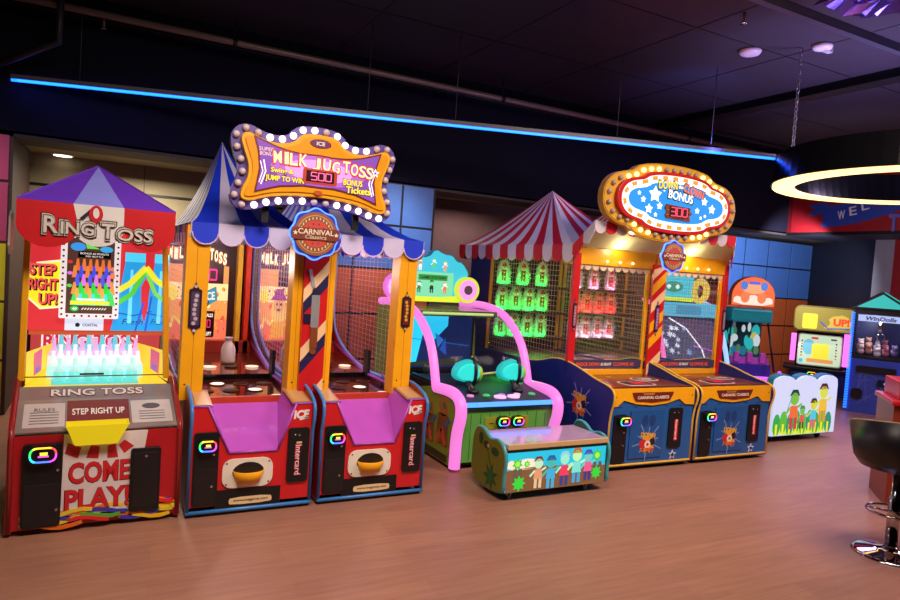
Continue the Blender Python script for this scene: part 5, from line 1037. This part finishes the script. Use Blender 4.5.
m.stroke([(.22, .34), (.26, .44), (.30, .52)], .010, y-.009, glow((130, 140, 170), .9)); plabel(m.build('picture_panel', pb), 'white lit cartoon picture')
m = MB(); m.box(.02, W-.02, .10, .45, .36, .40, mat((160, 150, 190), .3)); m.box(.02, W-.02, .10, .45, .06, .36, mat((40, 60, 80), .5)); m.build('seat_box', pb)
for x_, y_ in ((.10, .08), (.88, .08), (.10, .40), (.88, .40)):
    m = MB(); m.lathe([(.028, -.014), (.03, -.012), (.03, .012), (.028, .014)], BLACK, n=16); m.v = [(x_+v[2], y_+v[1], .03+v[0]) for v in m.v]; m.box(x_-.022, x_+.022, y_-.02, y_+.02, .035, .065, BLACK); m.build('castor', pb)

# yellow cartoon screen game
sg = thing('cabinet_game', 'upright blue arcade game with a cream touch screen and UP! header', 'arcade game', (9.80, 6.80, 0), R(-56)); W = .90
m = MB(); m.box(.0, W, .0, .5, .0, .38, mat((40, 80, 150), .4)); m.box(.05, .42, -.01, 0, .05, .35, mat((46, 90, 170), .4)); m.box(.46, .86, -.01, 0, .05, .35, mat((60, 50, 160), .4)); m.box(-.12, W+.02, -.12, .45, .38, .42, BLACK); m.box(.05, W-.05, .25, .5, .42, 1.38, mat((16, 18, 30), .5)); m.build('base_cabinet', sg, bevel=.006)
led_reader(sg, .33, .31, -.01, .17, .11); sg.scale = (.93, 1, 1)
F = Matrix(((.86, 0, 0, -.03), (0, .96, .28*.86, .02), (0, -.28, .96*.86, .45), (0, 0, 0, 1)))
m = MB(F); m.prism(rr(.13, .90, 0, .60, .05), .0, .04, mat((236, 236, 200), .35)); m.prism(rr(.15, .88, .02, .58, .04), -.003, 0, glow((206, 232, 196), .85)); m.art(ell(.32, .35, .11, .15), -.003, glow((120, 200, 220), .85)); m.rrect(.38, .68, .10, .42, .04, -.005, glow((240, 225, 50), .95)); m.rect(.30, .76, .06, .13, -.008, glow((230, 150, 80), .9)); m.disc(.20, .08, .04, -.003, glow((80, 190, 220), .9))
for k in range(6): m.disc(.20, .18+.055*k, .016, -.006, glow((60, 70, 90) if k % 2 else (230, 120, 40), .8)); m.disc(.80, .16+.055*k, .016, -.006, glow((60, 70, 90) if k % 2 else (240, 140, 60), .8))
m.rect(.36, .48, .50, .54, -.006, glow((220, 40, 50), .9)); m.rect(.70, .80, .50, .53, -.006, glow((60, 60, 60), .9)); plabel(m.build('screen', sg), 'cream screen with plain yellow square')
for a, b, z0, z1 in ((-.03, .05, .50, .94), (.755, .90, .48, 1.02), (.76, .90, .04, .42)):
    m = MB(); m.box(a, b, .02, .06, z0, z1, led((240, 110, 235), 1.5)); m.build('pink_light_panel', sg, bevel=.01)
m = MB(); hp = rr(-.02, 1.0, 1.38, 1.78, .10, 6); m.prism(hp, .0, .30, mat((110, 96, 30), .4)); m.prism(inset(hp, .02), -.004, 0, glow((170, 150, 60), .75)); m.rrect(.13, .38, 1.42, 1.66, .03, -.004, glow((236, 224, 60), .95)); m.art(smooth([(.45, 1.44), (.6, 1.50), (.55, 1.62), (.85, 1.68), (.95, 1.5), (.8, 1.42)], 1), -.004, glow((220, 190, 80), .9)); m.stroke([(.42, 1.55), (.56, 1.44), (.9, 1.46)], .02, -.006, glow((60, 100, 190), .8)); m.text('UP!', .77, 1.55, .26, .12, -.008, glow((240, 70, 40), 1.1), .003, .05); m.v = [(v[0]*.90, v[1], v[2]-.385) for v in m.v]; m.build('header_box', sg, bevel=.005)

# claw machine
cm_ = thing('claw_machine', 'dark blue claw machine with blue light strips and peaked green-lit roof', 'claw machine', (9.16, 5.48, 0), R(-58)); W = .62; cm_.scale = (1, 1, .93)
m = MB(); m.box(.0, W, .0, .55, .0, .80, mat((56, 84, 180), .3)); m.rrect(.08, .54, .60, .70, .02, 0, BLACK, .02); m.rrect(.34, .55, .42, .52, .02, 0, BLACK, .02); m.disc(.44, .47, .03, -.02, glow((90, 130, 240), 1.5), .003, rz=.02); m.rrect(.04, .18, .20, .36, .05, 0, mat((14, 12, 20), .4), .015)
random.seed(8)
for k in range(12): m.stroke([(.06+random.random()*.45, .1+random.random()*.6), (.06+random.random()*.45, .1+random.random()*.6)], .012, -.0005*k, mat((90, 110, 190), .4), .001)
m.build('base_cabinet', cm_, bevel=.006)
m = MB(); m.box(.0, W, .50, .55, .80, 1.50, mat((30, 40, 90), .5)); m.box(.0, W, .0, .55, .80, .84, BLACK); m.box(.0, W, .0, .55, 1.46, 1.54, BLACK)
for x_ in (.0, W-.04): m.box(x_, x_+.04, .0, .04, .84, 1.46, BLACK); m.box(x_, x_+.04, .50, .54, .84, 1.46, BLACK)
m.build('glass_frame', cm_)
m = MB(); m.rect(.05, W-.05, 1.36, 1.45, .0, glow((170, 190, 240), .9), .01); m.text('WinDolls', .31, 1.405, .36, .06, -.010, mat((60, 40, 70), .4), .002, .03, shear=.25); m.build('name_strip', cm_)
m = MB(); m.box(.04, W-.04, .004, .010, .84, 1.46, GLS); m.build('front_glass', cm_)
for x_ in (-.02, W+.0):
    m = MB(); z_ = .05
    while z_ < 1.48: m.box(x_-.012, x_+.03, -.02, .0, z_, z_+.022, led((20, 100, 255), 3)); z_ += .038
    m.build('light_strip', cm_)
m = MB(); m.tube([(.33, .25, 1.46), (.33, .25, 1.20)], .03, CHROME, 10)
for k in range(3): a = 2*PI*k/3; m.tube([(.33, .25, 1.20), (.33+.07*math.cos(a), .25+.07*math.sin(a), 1.14), (.33+.03*math.cos(a), .25+.03*math.sin(a), 1.06)], .008, CHROME, 6)
m.box(.05, .57, .22, .28, 1.43, 1.46, CHROME); m.build('claw', cm_)
L = lamp('claw_cabinet_light', 'POINT', (.31, .2, 1.34), 9, (.85, .85, 1), .05); L.parent = cm_
random.seed(12); tp = None
pcs = [(235, 205, 200), (205, 150, 130), (240, 235, 240), (190, 110, 130), (150, 130, 190)]
for k in range(14):
    x_, y_, z_ = .115+.098*(k % 5), .14+.12*(k//5), .88+.05*random.random()+.04*(k//5); c_ = mat(pcs[k % 5], .8)
    m = MB(); m.ball((0, 0, 0), .046, c_, 10, 7, (1, 1, .95)); m.ball((0, -.01, .055), .036, c_); m.ball((-.028, -.005, .085), .014, c_, 8, 5); m.ball((.028, -.005, .085), .014, c_, 8, 5); m.ball((-.008, -.045, .06), .006, BLACK, 6, 4); m.ball((.014, -.045, .06), .006, BLACK, 6, 4)
    q = m.build('plush_toy'); q.parent = None
    cc, ss = math.cos(R(-58)), math.sin(R(-58)); q.location = (9.16+x_*cc-y_*ss, 5.48+x_*ss+y_*cc, z_*.93); q.rotation_euler = (0, 0, random.uniform(-1, 1)-.7)
    tag(q, 'small pale plush toy lying in the heap inside the claw machine', 'plush toy', 'plush toys in the claw machine')
# peaked roof
m = MB(); w2 = W+.06; TQ = glow((50, 190, 180), .8)
m.prism([(-.06, 1.54), (W+.06, 1.54), (W/2, 1.80)], -.04, .58, BLACK); m.art([(.02, 1.565), (W-.02, 1.565), (W/2, 1.765)], -.04, TQ, .004); 
m.add([(W+.075, .0, 1.56), (W+.075, .54, 1.56), (W/2+.03, .54, 1.80), (W/2+.03, .0, 1.80)], [(0, 1, 2, 3)], TQ); m.build('peaked_roof', cm_)

# ------------------------------------------------------------------ red cabinet at right edge and bar stool
rc = thing('cabinet_game', 'red arcade cabinet cut by the right edge of the photo, behind the bar stool', 'arcade game', (5.40, 2.86, 0), R(-48))
m = MB(); m.box(.0, .8, .0, .5, .0, .78, mat((140, 50, 30), .4)); m.rect(.06, .74, .06, .74, 0, mat((190, 84, 40), .4), .003); [m.rect(.10+.12*k, .15+.12*k, .08, .56, -.003, mat((110, 36, 20), .4), .001) for k in range(5)]; m.build('base_cabinet', rc, bevel=.01)
m = MB(); m.box(-.02, .82, -.03, .52, .78, .82, mat((190, 20, 26), .35)); m.box(.04, .8, .05, .5, .82, .96, mat((200, 30, 30), .35)); m.build('red_top', rc, bevel=.01)
st = thing('bar_stool', 'black bucket-seat bar stool with chrome pole and round base, at right edge', 'bar stool', (4.42, 2.28, 0)); n = 32
BS = mat((22, 20, 26), .35)
m = MB(); m.lathe([(.215, .0), (.215, .006), (.19, .014), (.10, .028), (.045, .045), (.032, .06)], mat((190, 185, 190), .06, 1), n=40); m.build('base_plate', st)
m = MB(); m.lathe([(.036, .05), (.036, .36), (.026, .37), (.026, .56)], mat((190, 185, 190), .1, 1), n=20); m.build('pole', st)
m = MB(); m.tube([(.15*math.cos(a), .15*math.sin(a), .27) for a in [2*PI*i/28 for i in range(28)]], .009, mat((190, 185, 190), .1, 1), 8, closed=True)
for a in (0, 2.1, 4.2): m.tube([(.03*math.cos(a), .03*math.sin(a), .27), (.15*math.cos(a), .15*math.sin(a), .27)], .008, CHROME, 8)
m.build('foot_ring', st)
m = MB(); m.box(-.08, .08, -.08, .08, .54, .57, BLACK); m.lathe([(.02, .55), (.19, .56), (.225, .60), (.23, .66), (.18, .68), (.02, .68)], BS, n=32); m.build('seat', st)
m = MB(); vs = []; K = 30
for i in range(K+1):
    a = R(62-140+i*280/K)-PI; wv = max(0, math.sin(PI*i/K))**.4; top = .70+.175*wv; r0, r1 = .235, .285
    ca, sa = math.cos(a), math.sin(a); vs += [(r0*.90*ca, r0*.90*sa, .55), ((r0+.012)*ca, (r0+.012)*sa, .60), (r1*ca, r1*sa, top), ((r1-.03)*ca, (r1-.03)*sa, top+.004), ((r0-.03)*ca, (r0-.03)*sa, .66)]
m.add(vs, [(i*5+q, i*5+(q+1) % 5, (i+1)*5+(q+1) % 5, (i+1)*5+q) for i in range(K) for q in range(5)]+[tuple(range(5)), tuple(range(K*5, K*5+5))], BS, True); b_ = m.build('backrest', st)
m = MB(); m.tube([(vs[i*5+2][0]*.99, vs[i*5+2][1]*.99, vs[i*5+2][2]+.002) for i in range(K+1)], .004, mat((170, 140, 100), .4), 6); m.build('piping', b_)
# downlight in the recess
o = thing('downlight', 'oval recessed downlight in the beige recess above the ring toss tent', 'light', (-.50, 8.0, 2.55)); 
o.location = (-.47, 8.45, 2.55)
m = MB(); m.lathe([(.11, -.012), (.12, 0)], WHITE, n=24); m.build('bezel', o); m = MB(); m.lathe([(.09, -.018), (.09, -.012)], led((255, 240, 214), 3), n=24); m.build('lens', o)
